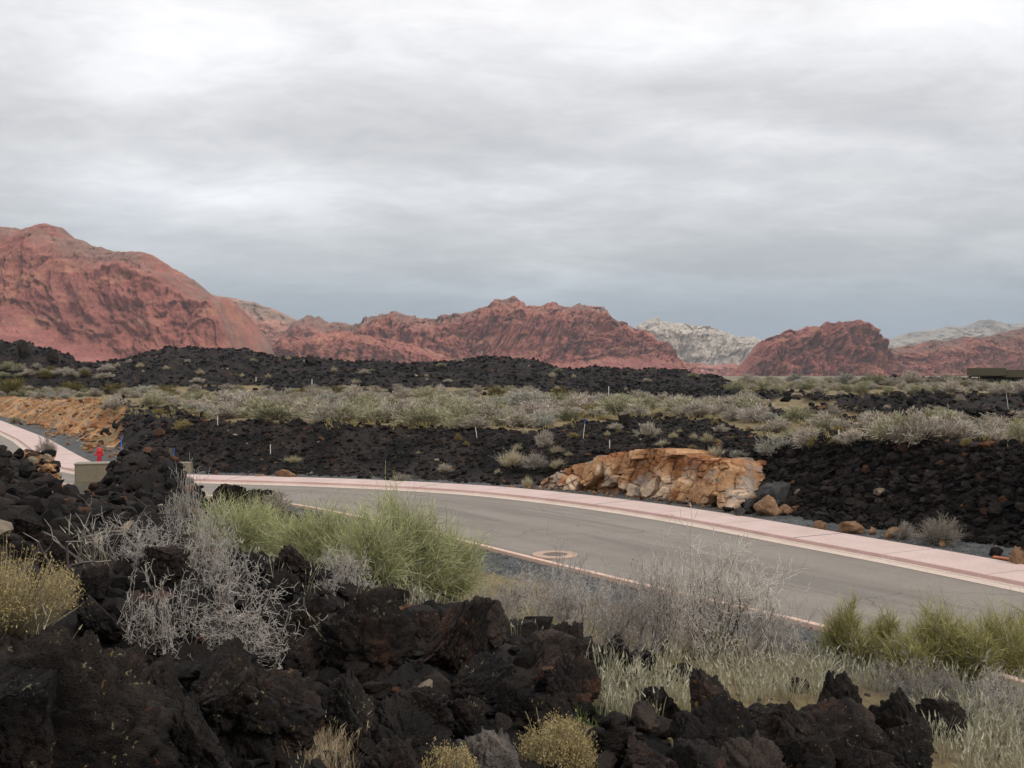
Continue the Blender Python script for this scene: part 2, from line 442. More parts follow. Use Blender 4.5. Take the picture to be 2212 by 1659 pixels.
c_soil = mixc(c_soil, c_far, ss((RR.ravel() - 260) / 400))
c_lava = mixc((.005, .0043, .004), (.024, .019, .017), ss((nz - .3) / .4))
c_lava = mixc(c_lava, (.07, .033, .02), ss((nz2 - .64) / .08) * .4)
c_or = mixc((.23, .095, .035), (.44, .25, .12), ss((nz - .3) / .4)); c_or = mixc(c_or, (.12, .12, .11), ss((nz2 - .60) / .07) * .8)
c_gr = mixc((.05, .052, .052), (.12, .121, .118), nz2)
gc = mixc(c_soil, c_lava, ss((GL.ravel() - .35) / .3)); gc = mixc(gc, c_or, GO.ravel()); gc = mixc(gc, c_gr, GG.ravel())
idx = np.arange(nr_ * nc_).reshape(nr_, nc_)
q = np.stack([idx[:-1, :-1], idx[:-1, 1:], idx[1:, 1:], idx[1:, :-1]], -1).reshape(-1, 4)
wrap = np.stack([idx[:-1, -1], idx[:-1, 0], idx[1:, 0], idx[1:, -1]], -1)
g = link('ground', mesh('ground', P3, [q[:, ::-1], wrap[:, ::-1]], gc), MAT['ground']); tag(g, kind='structure')

# ------------------------------------------------------------------ road, pavement, kerb
def strip(name, P, prof, mat, kind='structure'):
    n = line_normals(P); s = np.concatenate([[0], np.cumsum(np.linalg.norm(np.diff(P, axis=0), axis=1))])
    V = []; UV = []; acc = 0; pr = None
    for o, z in prof:
        if pr: acc += math.hypot(o - pr[0], z - pr[1])
        pr = (o, z)
        Q = P + n * o
        V.append(np.c_[Q, np.full(len(Q), z)]); UV.append(np.c_[s, np.full(len(Q), acc)])
    m = len(P); k = len(prof)
    idx = np.arange(m * k).reshape(k, m)
    q = np.stack([idx[:-1, :-1], idx[1:, :-1], idx[1:, 1:], idx[:-1, 1:]], -1).reshape(-1, 4)
    o = link(name, mesh(name, np.concatenate(V), [q], uv=np.concatenate(UV), smooth=False), mat)
    tag(o, kind=kind); return o
def M_concrete(name, c0, c1, joint=None):
    m, nt, b = newmat(name); b.inputs['Roughness'].default_value = .85
    t = nt.nodes.new('ShaderNodeTexCoord'); p = t.outputs['Object']
    c = mixn(nt, ramp(nt, noise(nt, p, .8, 6, .65), [(.3, 0), (.7, 1)]), c0, c1)
    c = mixn(nt, 1.0, c, ramp(nt, noise(nt, p, 14, 4, .7), [(.3, .88), (.7, 1.1)]), 'MULTIPLY')
    c = mixn(nt, ramp(nt, noise(nt, p, .35, 5, .7, 1.0), [(.52, 0), (.72, .35)]), c, tuple(x * .66 for x in c0))
    if joint:
        w = nt.nodes.new('ShaderNodeSeparateXYZ'); nt.links.new(t.outputs['UV'], w.inputs[0])
        a = nt.nodes.new('ShaderNodeMath'); a.operation = 'PINGPONG'; a.inputs[1].default_value = joint / 2
        nt.links.new(w.outputs[0], a.inputs[0])
        l = nt.nodes.new('ShaderNodeMath'); l.operation = 'LESS_THAN'; l.inputs[1].default_value = .016
        nt.links.new(a.outputs[0], l.inputs[0])
        c = mixn(nt, l.outputs[0], c, tuple(x * .45 for x in c0))
        a2 = nt.nodes.new('ShaderNodeMath'); a2.operation = 'PINGPONG'; a2.inputs[1].default_value = joint * 1.5
        nt.links.new(w.outputs[0], a2.inputs[0])
        l2 = nt.nodes.new('ShaderNodeMath'); l2.operation = 'LESS_THAN'; l2.inputs[1].default_value = .035
        nt.links.new(a2.outputs[0], l2.inputs[0])
        c = mixn(nt, l2.outputs[0], c, tuple(x * .3 for x in c0))
    nt.links.new(c, b.inputs['Base Color']); bump(nt, b, noise(nt, p, 40, 4), .2, .01)
    return m
PINK = M_concrete('pink_concrete', (.49, .365, .325), (.58, .44, .40), 3.1)
BUFF = M_concrete('buff_gutter_concrete', (.50, .39, .32), (.58, .47, .40))
KERBC = M_concrete('shaded_kerb_face', (.40, .25, .215), (.50, .33, .29))  # darker, redder than the pavement: kerb face shadow put into the colour
strip('pavement', OUT, [(0, .02), (0, .15), (.9, .155), (.915, .146), (.93, .155), (1.80, .15)], PINK)
strip('kerb', OUT, [(1.80, .15), (1.84, .145), (1.89, .07)], KERBC)
strip('gutter', OUT, [(1.89, .07), (1.93, .055), (1.95, .035), (2.2, .012)], BUFF)
strip('roadside_kerb', NEAR, [(-.34, .008), (-.18, .014), (-.16, .10), (-.02, .11), (0, .10), (.015, -.08)], M_concrete('salmon_kerb', (.58, .38, .29), (.66, .46, .37)))
ro = OUT + line_normals(OUT) * 2.19; rn = NEAR - line_normals(NEAR) * .32
K = 16; tt = np.linspace(0, 1, K + 1)
# match both sides by progress along the road
def resamp(P, n):
    s = np.concatenate([[0], np.cumsum(np.linalg.norm(np.diff(P, axis=0), axis=1))]); t = np.linspace(0, s[-1], n)
    return np.stack([np.interp(t, s, P[:, 0]), np.interp(t, s, P[:, 1])], 1), t
ro, sa = resamp(ro, 420)
kk = np.array([np.argmin(((rn - a) ** 2).sum(1)) for a in ro]); kk = np.maximum.accumulate(kk)
kk = np.convolve(np.concatenate([np.full(12, kk[0]), kk, np.full(12, kk[-1])]), np.ones(25) / 25, 'valid')
rn = np.stack([np.interp(kk, np.arange(len(rn)), rn[:, i]) for i in (0, 1)], 1)
V = np.concatenate([np.c_[lerp(ro, rn, t), np.full(len(ro), .004 + .05 * math.sin(math.pi * t))] for t in tt])
UV = np.concatenate([np.c_[sa, np.full(len(ro), t * 7.2)] for t in tt])
idx = np.arange(len(V)).reshape(K + 1, len(ro))
q = np.stack([idx[:-1, :-1], idx[1:, :-1], idx[1:, 1:], idx[:-1, 1:]], -1).reshape(-1, 4)
m, nt, b = newmat('worn_asphalt'); b.inputs['Roughness'].default_value = .88
t = nt.nodes.new('ShaderNodeTexCoord'); p = t.outputs['Object']
c = mixn(nt, ramp(nt, noise(nt, mapping(nt, t.outputs['UV'], (.05, .9, 1)), 1.0, 5, .6), [(.3, 0), (.7, 1)]), (.192, .165, .140), (.242, .211, .182))
c = mixn(nt, 1.0, c, ramp(nt, noise(nt, p, 30, 3, .8), [(.25, .72), (.75, 1.28)]), 'MULTIPLY')
c = mixn(nt, 1.0, c, ramp(nt, noise(nt, p, .6, 6, .7), [(.3, .9), (.7, 1.08)]), 'MULTIPLY')
tw = noise(nt, mapping(nt, t.outputs['UV'], (.07, 1.0, 1), loc=(.4, .3, 0)), 1.0, 4, .5, .3)
c = mixn(nt, ramp(nt, tw, [(.55, 0), (.64, .45)]), c, (.115, .104, .092))
ck = nt.nodes.new('ShaderNodeTexVoronoi'); ck.feature = 'DISTANCE_TO_EDGE'; ck.inputs['Scale'].default_value = .16
wp = nt.nodes.new('ShaderNodeTexNoise'); wp.inputs['Scale'].default_value = .7; wp.inputs['Detail'].default_value = 5; nt.links.new(p, wp.inputs['Vector'])
nt.links.new(mixn(nt, .62, p, wp.outputs['Color'], 'LINEAR_LIGHT'), ck.inputs['Vector'])
c = mixn(nt, ramp(nt, ck.outputs['Distance'], [(0, .55), (.0022, .35), (.0035, 0)]), c, (.06, .055, .05))
sp = noise(nt, p, 90, 2, .6)
c = mixn(nt, ramp(nt, sp, [(.66, 0), (.72, .5)]), c, (.34, .32, .29))
nt.links.new(c, b.inputs['Base Color']); bump(nt, b, noise(nt, p, 60, 3, .8), .35, .01)
tag(link('road', mesh('road', V, [q], uv=UV), m), kind='structure')

# ------------------------------------------------------------------ mountains
def mountain(name, sil, D, depth, mat, pal, ft, fc, amp=28, step=1.6, rows=150, z0=-30, skew=0.0, seed=1, flute=1.0, crest=3.0, bands=None, talus_c=None, fl=70):
    us = np.arange(sil[0][0], sil[-1][0] + .1, step)
    x = (us - CX) / F * D
    H = CAMZ + (HY - ip(us, sil)) / F * D
    _, _, kid = voronoi(np.c_[x / 26 + 1.2 * vnoise(np.c_[x / 30, 0 * x, 0 * x], seed), 0 * x + .5, 0 * x + .5], seed + 2)
    H = H + crest * (fbm(np.c_[x * .02, 0 * x, 0 * x], 4, seed) - .5) * 2 + crest * 1.1 * (ridged(np.c_[x * .07, 0 * x, 0 * x + 3], 3, seed + 1) - .6) + crest * 1.5 * (kid - .6)
    a, bb = ip(us, ft), ip(us, fc)
    t = np.linspace(0, 1, rows)
    X = np.repeat(x[None], rows, 0); T = np.repeat(t[:, None], len(x), 1)
    Hh = np.repeat(H[None], rows, 0); AA = np.repeat(a[None], rows, 0); BB = np.repeat(bb[None], rows, 0)
    fz = np.where(T < .35, T / .35 * AA, np.where(T < .8, AA + (T - .35) / .45 * (BB - AA), BB + (1 - BB) * np.sin((T - .8) / .2 * math.pi / 2)))
    fy = np.where(T < .35, T / .35 * .5, np.where(T < .8, .5 + (T - .35) / .45 * .16, .66 + .34 * ((T - .8) / .2)))
    Z = z0 + (Hh - z0) * fz
    Y = D - depth * (1 - fy)
    cl = ss((T - .28) / .12) * (1 - ss((T - .86) / .14))
    P = np.stack([X + skew * Z, 0 * X, Z], -1)
    wob = np.stack([fbm(P / (fl * 2.2), 3, seed + 5) - .5, 0 * X, fbm(P / (fl * 2.2) + 9, 3, seed + 6) - .5], -1) * fl * 1.1
    Q = P + wob
    def cleft(sx, sz, sd, pw=3):
        v = vnoise(Q * np.array([1 / sx, 1, 1 / sz]), sd)
        return (1 - np.abs(2 * v - 1)) ** pw
    n1 = .30 * cleft(fl * 1.5, fl * 6, seed + 11, 4) + .50 * cleft(fl * .6, fl * 2.6, seed + 12) + .42 * cleft(fl * .26, fl * .9, seed + 13) + .32 * cleft(fl * .12, fl * .35, seed + 17, 2)
    n2 = fbm(P * np.array([1 / (fl * 3), 1, 1 / (fl * 4)]), 4, seed + 22) - .5
    n3 = fbm(Q * np.array([1 / (fl * .32), 1, 1 / (fl * .26)]), 5, seed + 23, .62)
    _, _, ci2 = voronoi(Q * np.array([1 / (fl * .30), 0, 1 / (fl * .26)]) + np.array([0, .5, 0]), seed + 25)
    _, _, ci3 = voronoi(Q * np.array([1 / (fl * .13), 0, 1 / (fl * .11)]) + np.array([0, .5, 0]), seed + 26)
    blk = .8 * (ci2 - .5) + .42 * (ci3 - .5)
    _, _, cid = voronoi(Q * np.array([1 / (fl * .7), 0, 1 / (fl * 1.0)]) + np.array([0, .5, 0]), seed + 24)
    led = fbm(np.stack([X / 500, 0 * X, Z / 13], -1), 3, seed + 14) - .5
    disp = amp * (-flute * n1 * 1.1 + n2 * 1.5 + 1.6 * (n3 - .5) + .55 * (cid - .5) + .75 * blk + .35 * led)
    up_ = ss((T - .7) / .15)
    tal = amp * (-.42 * n1 + .45 * led + 1.3 * n2 + (.9 + 1.2 * up_) * (n3 - .5) + (.22 + .7 * up_) * blk)
    fade = 1 - ss((T - .93) / .07)
    Y = Y - lerp(tal, disp, cl) * fade
    Z = Z + amp * (.6 * (n3 - .5) + .12 * blk) * ss((T - .2) / .3) * (1 - ss((T - .95) / .05))
    # back slope
    bt = np.linspace(0, 1, 10)[1:]
    XB = np.repeat(x[None], 9, 0); YB = D + depth * 1.2 * bt[:, None] + 0 * XB
    ZB = Hh[:1] - (Hh[:1] - z0) * (bt[:, None] ** 1.4)
    Xa, Ya, Za = np.concatenate([X, XB]), np.concatenate([Y, YB]), np.concatenate([Z, ZB])
    n = Xa.shape; P3 = np.stack([Xa, Ya, Za], -1).reshape(-1, 3)
    k1 = fbm(P3 * .012, 5, seed + 31); k2 = fbm(P3 * np.array([.02, .02, .06]), 4, seed + 32)
    c = mixc(pal[0], pal[1], ss((k1 - .3) / .4)); c = mixc(c, pal[2], ss((k2 - .5) / .2) * .6)
    Tf = np.concatenate([T, np.ones((9, n[1]))]).ravel()
    if talus_c is not None:
        w = (1 - ss((Tf - .22) / .16))
        sb = fbm(np.c_[P3[:, 0] / 900, 0 * P3[:, 0], P3[:, 2] / 9], 4, seed + 33)
        c = mixc(c, mixc(talus_c[0], talus_c[1], ss((sb - .40) / .14)), w * .95)
    if len(pal) > 3:                                    # scrub on the tops
        w = ss((Tf - .78) / .12) * ss((k1 - .35) / .2)
        c = mixc(c, pal[3], w * .75)
    idx = np.arange(n[0] * n[1]).reshape(n)
    q = np.stack([idx[:-1, :-1], idx[:-1, 1:], idx[1:, 1:], idx[1:, :-1]], -1).reshape(-1, 4)
    o = link(name, mesh(name, P3, [q], c), mat); tag(o, kind='structure'); return o
RED = M_mountain('red_sandstone'); WHITE = M_mountain('white_sandstone', (.30, .26, .23), (.16, .155, .125), .03, .64)
PALR = [(.380, .140, .102), (.308, .108, .084), (.448, .212, .132), (.232, .152, .120)]
TAL = [(.360, .144, .120), (.280, .100, .088)]
mountain('red_mountain', [(-1100, 640), (-800, 560), (-500, 520), (-250, 505), (-100, 500), (0, 497), (40, 494), (60, 499), (92, 496), (100, 492), (125, 491), (138, 495), (142, 508), (180, 518), (205, 531), (240, 540), (262, 546), (288, 543), (330, 551),
         (350, 563), (370, 576), (400, 593), (420, 606), (440, 623), (460, 641), (485, 650), (500, 648), (512, 662), (523, 690), (535, 715), (546, 745), (556, 775), (566, 800), (590, 812)], 1800, 430, RED,
         PALR, [(-1100, .55), (0, .50), (150, .50), (260, .36), (400, .22), (500, .12), (590, .1)], [(-1100, .8), (0, .86), (300, .84), (480, .93), (590, .93)], 21, seed=101, flute=.28, talus_c=TAL, skew=.25, crest=2.5)
mountain('red_ridge', [(380, 628), (478, 642), (520, 648), (560, 658), (590, 668), (610, 674), (630, 684), (645, 694), (662, 712), (700, 740), (760, 790)], 2900, 420, RED,
         [(.42, .20, .145), (.36, .15, .11), (.46, .31, .22), (.24, .19, .14)], [(380, .4), (760, .4)], [(380, .8), (760, .8)], 26, seed=131, flute=.6, step=2.5)
mountain('red_dome', [(600, 745), (630, 705), (642, 696), (655, 690), (670, 684), (690, 684), (705, 694), (715, 697), (735, 695), (760, 701), (800, 715), (850, 760)], 2600, 330, RED,
         [(.37, .14, .10), (.31, .11, .085), (.42, .2, .14), (.22, .14, .1)], [(600, .3), (850, .3)], [(600, .8), (850, .8)], 22, seed=141, flute=.7, step=2.2)
mountain('red_foothill', [(520, 800), (560, 770), (592, 742), (600, 735), (640, 726), (665, 731), (700, 722), (740, 714), (790, 722), (850, 735), (930, 755), (1000, 790)], 2050, 220, RED, PALR[:3],
         [(520, .3), (1000, .3)], [(520, .85), (1000, .85)], 20, seed=151, flute=1.0, step=1.8, fl=55)
mountain('red_massif', [(660, 770), (700, 728), (737, 705), (781, 699), (804, 683), (824, 677), (857, 675), (881, 684), (911, 688), (944, 686), (971, 679), (997, 676), (1021, 668), (1054, 659), (1062, 651), (1068, 647), (1086, 651),
         (1092, 648), (1098, 645), (1112, 644), (1120, 650), (1127, 656), (1137, 663), (1171, 661), (1181, 654), (1192, 649), (1211, 659), (1231, 663), (1251, 657), (1277, 661), (1304, 664), (1311, 674), (1324, 688), (1337, 696), (1354, 699), (1360, 700),
         (1371, 706), (1397, 718), (1424, 733), (1451, 758), (1475, 778), (1500, 800), (1530, 815)], 2250, 360, RED, PALR, [(660, .16), (900, .16), (1100, .28), (1250, .34), (1400, .55), (1530, .6)],
         [(660, .80), (900, .80), (1100, .86), (1300, .90), (1530, .9)], 27, seed=161, flute=.85, skew=-.55, talus_c=[(.320, .112, .098), (.248, .084, .078)], step=1.4, rows=170, fl=62, crest=3)
mountain('red_butte', [(1560, 822), (1585, 806), (1611, 784), (1631, 758), (1641, 741), (1655, 728), (1678, 721), (1696, 712), (1705, 708), (1713, 712), (1725, 713), (1741, 705), (1771, 708), (1782, 699), (1790, 696), (1808, 698), (1820, 694), (1838, 693), (1848, 688), (1860, 688),
         (1868, 693), (1878, 703), (1888, 719), (1901, 744), (1908, 762), (1913, 795), (1920, 830)], 2050, 230, RED, [(.360, .128, .094), (.296, .100, .077), (.432, .188, .120)], [(1560, .10), (1740, .16), (1920, .12)], [(1560, .88), (1920, .92)], 30,
         seed=171, flute=.95, skew=-.22, step=1.2, rows=190, fl=58, crest=3)
mountain('red_cliff_ridge', [(1860, 835), (1885, 795), (1903, 765), (1910, 750), (1941, 748), (2008, 741), (2040, 737), (2075, 733), (2125, 728), (2150, 720), (2168, 715), (2201, 709), (2300, 700), (2500, 690), (2800, 720), (3300, 760)], 2250, 300, RED,
         [(.344, .128, .094), (.280, .098, .076), (.424, .192, .124), (.200, .136, .100)], [(1860, .30), (3300, .3)], [(1860, .80), (3300, .82)], 26, seed=181, flute=.8, step=1.5, rows=160, fl=60)
mountain('red_low_hill', [(1440, 812), (1475, 780), (1490, 783), (1510, 782), (1530, 787), (1550, 790), (1580, 786), (1605, 790), (1640, 800), (1700, 830)], 2900, 220, RED, [(.48, .20, .155), (.38, .15, .12), (.50, .24, .18)], [(1440, .2), (1700, .2)], [(1440, .85), (1700, .85)], 18, seed=191, fl=50, step=2)
PALW = [(.515, .441, .359), (.452, .390, .328), (.546, .460, .351), (.367, .328, .281)]
mountain('white_mountain', [(1290, 790), (1340, 735), (1377, 704), (1395, 694), (1411, 686), (1424, 694), (1437, 694), (1450, 697), (1475, 700), (1508, 705), (1530, 707), (1558, 713), (1572, 720), (1585, 730), (1600, 728), (1622, 728), (1638, 737), (1665, 765), (1720, 800)], 3900, 620, WHITE, PALW,
         [(1290, .25), (1720, .25)], [(1290, .84), (1720, .84)], 42, seed=201, flute=.8, skew=-.8, step=1.6, z0=-40, fl=110)
mountain('grey_mountain', [(1780, 790), (1850, 738), (1891, 729), (1925, 731), (1958, 718), (1975, 719), (2008, 711), (2068, 708), (2085, 705), (2098, 702), (2115, 693), (2141, 698), (2168, 702), (2195, 699), (2212, 706), (2300, 700), (2500, 690), (2900, 740)], 4600, 700, WHITE,
         [(.367, .320, .273), (.296, .265, .234), (.406, .351, .289), (.234, .218, .195)], [(1780, .3), (2900, .3)], [(1780, .84), (2900, .84)], 44, seed=211, flute=.6, step=2.5, z0=-40, fl=120)

# ------------------------------------------------------------------ lava rubble (countless)
def rubble(name, sel, count, size, n_ico, mat, seed, pal, rust=.07, tan=.02, squash=.75, sink=.2):
    r = np.random.default_rng(seed)
    ids = np.nonzero(sel.ravel())[0]
    k = r.choice(ids, count, replace=len(ids) < count)
    c = P3g[k].copy()
    sz = size[0] * (size[1] / size[0]) ** (r.random(count) ** 2.2)
    c[:, :2] += r.normal(size=(count, 2)) * sz[:, None] * .8
    c[:, 2] = ground(c[:, 0], c[:, 1]) + sz * (.5 - sink) * .6
    var = [rock_verts(n_ico, seed * 31 + i, cuts=8, lump=.45, rough=1.8) for i in range(14)]
    Vs, Fs, Cs = [], [], []; base = 0
    which = r.integers(0, len(var), count)
    for i, (v, f) in enumerate(var):
        m = which == i
        if not m.any(): continue
        cc, ssz = c[m], sz[m]
        Mx = rotm(ssz)
        st = np.stack([r.uniform(.75, 1.35, m.sum()), r.uniform(.75, 1.3, m.sum()), r.uniform(.5, 1, m.sum())], 1)
        vv = np.einsum('nij,kj->nki', Mx, v) if False else np.einsum('nij,nkj->nki', Mx, v[None] * st[:, None, :])
        vv[..., 2] *= squash
        vv = vv * (ssz * .5)[:, None, None] + cc[:, None, :]
        cl = mixc(pal[0], pal[1], r.random(m.sum()) ** 1.6)
        rr = r.random(m.sum())
        cl = np.where((rr < rust)[:, None], mixc((.05, .027, .018), (.13, .06, .03), r.random(m.sum())), cl)
        cl = np.where((rr > 1 - tan)[:, None], mixc((.17, .13, .09), (.28, .22, .16), r.random(m.sum())), cl)
        Vs.append(vv.reshape(-1, 3)); Cs.append(np.repeat(cl, len(v), 0))
        Fs.append((f[None] + (np.arange(m.sum()) * len(v))[:, None, None]).reshape(-1, 3) + base)
        base += len(v) * m.sum()
    o = link(name, mesh(name, np.concatenate(Vs), [np.concatenate(Fs)], np.concatenate(Cs), smooth=False), mat)
    tag(o, kind='stuff'); return o
P3g = P3
inview = (np.abs(np.degrees(A)) < 31)
LV = GL > .6
PALL = ((.005, .004, .0035), (.030, .0225, .0188))
dist = RR
rubble('lava_rubble', LV & inview & (dist < 14) & (dist > 3.2) & (GN > 0), 2600, (.05, .34), 3, MAT['rubble'], 3, PALL, .05, .01)
rubble('lava_rubble', LV & inview & (dist >= 13) & (dist < 40) & (GN > .8) & ~((dist > 22) & (GU > 118) & (GU < 196)), 5500, (.08, .6), 2, MAT['rubble'], 4, PALL, .07, .01)
rubble('lava_rubble', LV & inview & (dist >= 25) & (dist < 62) & (GS > .8), 14000, (.08, .42), 2, MAT['rubble'], 5, PALL, .03, .006, sink=.4)
rubble('lava_rubble', LV & inview & (dist >= 60) & (dist < 120) & (GS > 3), 2600, (.2, .9), 2, MAT['rubble'], 6, PALL, .04, .01)
rubble('lava_rubble', LV & inview & (dist >= 108) & (dist < 178), 11000, (.25, 1.05), 2, MAT['rubfar'], 8, ((.0042, .0036, .0034), (.022, .0175, .0165)), .02, .005, sink=.45)
rubble('lava_rubble', LV & inview & (dist >= 178) & (dist < 240) & (GU > 1750), 700, (.5, 1.5), 1, MAT['rubfar'], 9, ((.012, .011, .011), (.04, .034, .033)), .02, .01)
rubble('lava_rubble', LV & inview & (dist < 42) & (GS > .9) & (GS < 7) & (GU > 1580), 5200, (.11, .5), 3, MAT['rubble'], 13, PALL, .025, .005)
rubble('lava_rubble', inview & (GN > 2) & (dist < 9.6) & (dist > 5.2) & (GU > 1440) & (GU < 2070), 620, (.06, .30), 3, MAT['rubble'], 14, PALL, .06, .004, sink=.05)
rubble('lava_rubble', inview & (GN > 2) & (dist < 14) & (dist > 4.5) & (GU > 250) & (GU < 1330) & LV, 900, (.06, .32), 3, MAT['rubble'], 15, PALL, .05, .004, sink=.0)
rubble('dirt_clods', (GO > .5) & inview & (dist < 140), 900, (.1, .55), 2, MAT['rubble'], 10, ((.20, .085, .032), (.36, .19, .09)), .1, .25)
rubble('gravel', (GG > .8) & inview & (dist < 60) & (dist > 13), 11000, (.025, .10), 1, MAT['rubble'], 11, ((.07, .075, .078), (.2, .2, .2)), .03, .06, sink=.3)
rubble('gravel', (GO < .3) & (GL < .4) & (GG < .5) & inview & (dist < 22) & (dist > 5) & (GN > 1), 700, (.03, .16), 2, MAT['rubble'], 12, ((.03, .025, .02), (.14, .11, .08)), .1, .1, sink=.3)
#@@PART2
# ------------------------------------------------------------------ placing by the survey of the photograph
_colc = {}
def _column(u):
    ku = round(u / 8) * 8
    if ku not in _colc:
        g_, lv_, og_, *_ = ground((ku - CX) / F * _dd, _dd, True); lv_ = np.maximum(lv_, og_)
        _colc[ku] = (-np.minimum.accumulate(HY + (CAMZ - g_) * F / _dd), g_, lv_)
    return _colc[ku]
def hit(u, v, lava=False):
    """point of the terrain seen at (u, v) of the design frame"""
    c_, g_, lv_ = _column(u)
    k = min(np.searchsorted(c_, -v), len(_dd) - 1)
    d = _dd[k]; x = (u - CX) / F * d
    return (x, d, g_[k], lv_[k]) if lava else (x, d, g_[k])

class Acc:
    def __init__(s): s.V = []; s.F = {3: [], 4: []}; s.C = []; s.n = 0
    def add(s, V, Fs, C):
        V = np.asarray(V).reshape(-1, 3); s.V.append(V); s.C.append(np.broadcast_to(np.asarray(C, float).reshape(-1, 3), V.shape) if np.size(C) == 3 else np.asarray(C).reshape(-1, 3))
        Fs = np.asarray(Fs); s.F[Fs.shape[1]].append(Fs + s.n); s.n += len(V)
    def mesh(s, name, smooth=True):
        return mesh(name, np.concatenate(s.V), [np.concatenate(f) for f in s.F.values() if f], np.concatenate(s.C), smooth=smooth)

def nrm(v): return v / np.maximum(np.linalg.norm(v, axis=-1, keepdims=True), 1e-9)
def ribbons(acc, P, D, L, w, c0, c1, bend=None, k=2, taper=.25, rng=R):
    """N bent blades from P along D"""
    n = len(P); D = nrm(D); L = np.broadcast_to(L, n); w = np.broadcast_to(w, n)
    side = nrm(np.cross(D, rng.normal(size=(n, 3)))) * w[:, None] * .5
    t = np.linspace(0, 1, k + 1)
    if bend is None: bend = np.zeros((n, 3))
    pts = P[:, None] + D[:, None] * (L[:, None] * t)[..., None] + bend[:, None] * (L[:, None] * t ** 2)[..., None]
    ww = (1 - (1 - taper) * t ** 1.3)[None, :, None]
    V = np.stack([pts - side[:, None] * ww, pts + side[:, None] * ww], 2)       # n,k+1,2,3
    c0 = np.broadcast_to(c0, (n, 3)); c1 = np.broadcast_to(c1, (n, 3))
    C = c0[:, None] + (c1 - c0)[:, None] * t[None, :, None]
    C = np.repeat(C[:, :, None], 2, 2)
    b = np.arange(n)[:, None] * (2 * (k + 1)) + np.arange(k)[None] * 2
    Fq = np.stack([b, b + 1, b + 3, b + 2], -1).reshape(-1, 4)
    acc.add(V.reshape(-1, 3), Fq, C.reshape(-1, 3))
    return pts[:, -1]
def tubes(acc, S, c0, c1=None, sides=3):
    """segments rows: p0 p1 r0 r1 tone"""
    S = np.asarray(S, float); p0, p1, r0, r1, tn = S[:, :3], S[:, 3:6], S[:, 6], S[:, 7], S[:, 8]
    d = nrm(p1 - p0); a = nrm(np.cross(d, np.where(np.abs(d[:, 2:3]) > .9, [[1, 0, 0]], [[0, 0, 1]]))); b = np.cross(d, a)
    an = np.arange(sides) * 2 * math.pi / sides
    ring = np.cos(an)[None, :, None] * a[:, None] + np.sin(an)[None, :, None] * b[:, None]
    V = np.concatenate([p0[:, None] + ring * r0[:, None, None], p1[:, None] + ring * r1[:, None, None]], 1)
    n = len(S); o = np.arange(n)[:, None] * 2 * sides; k = np.arange(sides)[None]; k2 = (k + 1) % sides
    Fq = np.stack([o + k, o + k2, o + sides + k2, o + sides + k], -1).reshape(-1, 4)
    C = mixc(c0, c1 if c1 is not None else c0, tn)
    acc.add(V.reshape(-1, 3), Fq, np.repeat(C, 2 * sides, 0))

def branch(rng, segs, p, d, L, r, lev, maxlev, kink=.35, up=.0, nseg=4, kids=3, spread=.8, shrink=.62, flat=1.0):
    st = L / nseg
    for i in range(nseg):
        d = d + rng.normal(size=3) * kink * .5; d[2] += up; d = d / np.linalg.norm(d)
        q = p + d * st; r2 = r * (1 - .6 / nseg)
        segs.append((*p, *q, r, r2, min(1, lev / maxlev + rng.uniform(-.2, .2)) if maxlev else 0, lev))
        if lev < maxlev and (i > 0 or lev > 0):
            for k in range(kids if i == nseg - 1 else max(1, kids - 1)):
                e = d + rng.normal(size=3) * spread; e[2] *= flat; e = e / np.linalg.norm(e)
                branch(rng, segs, q, e, L * shrink * rng.uniform(.6, 1.15), r2 * .62, lev + 1, maxlev, kink, up, max(2, nseg - 1), kids, spread, shrink, flat)
        p, r = q, r2

def norm_unit(V):
    """footprint about one wide, one tall, base at zero"""
    lo, hi = np.percentile(V, 1.0, axis=0), np.percentile(V, 99.5, axis=0)
    sx = max(hi[0] - lo[0], hi[1] - lo[1])
    return np.array([0, 0, min(0, lo[2])]), np.array([sx, sx, hi[2]])

def thing_root(name, loc, label, cat, group=None, rz=0.0):
    return tag(empty(name, loc, rz), label, cat, group)

# ---------- boulders
def boulder(uc, w, top, base, mat, label, seed, n=6, tilt=0, yaw=None, deep=1.0, squash=None, cuts=9, name='lava_boulder', group='lava boulders on the near slope', rough=1.0, cat='boulder', d=None, pre=None, taper=0.0):
    x, dd, z0 = hit(uc, base)
    if d: dd = d; x = (uc - CX) / F * d; z0 = gz(x, d)
    wd = w * dd / F; zt = CAMZ - (top - HY) / F * dd
    h = max(zt - z0 + .10 + .12 * wd, .18 * wd)
    v, f = rock_verts(n, seed, cuts=cuts, rough=rough)
    r = np.random.default_rng(seed)
    a = r.normal(size=(3, 3)); qm, _ = np.linalg.qr(a); v = v @ qm.T
    if pre is not None: v = v * np.array(pre)
    t = math.radians(tilt); c_, s_ = math.cos(t), math.sin(t)
    v = v @ np.array([[c_, 0, s_], [0, 1, 0], [-s_, 0, c_]])
    lo, hi = v.min(0), v.max(0)
    v = (v - (lo + hi) / 2) / (hi - lo)
    v[:, :2] *= (1 - taper * (v[:, 2:3] + .5)) * (1 + .0 * taper)
    v = v * np.array([wd * 1.04, (wd * .55 + h * .45) * deep, h]); v[:, 2] += h / 2
    o = link(name, mesh(name, v, [f]), MAT[mat]); o.location = (x, dd + wd * .12, zt - h)
    tag(o, label, cat, group); return o

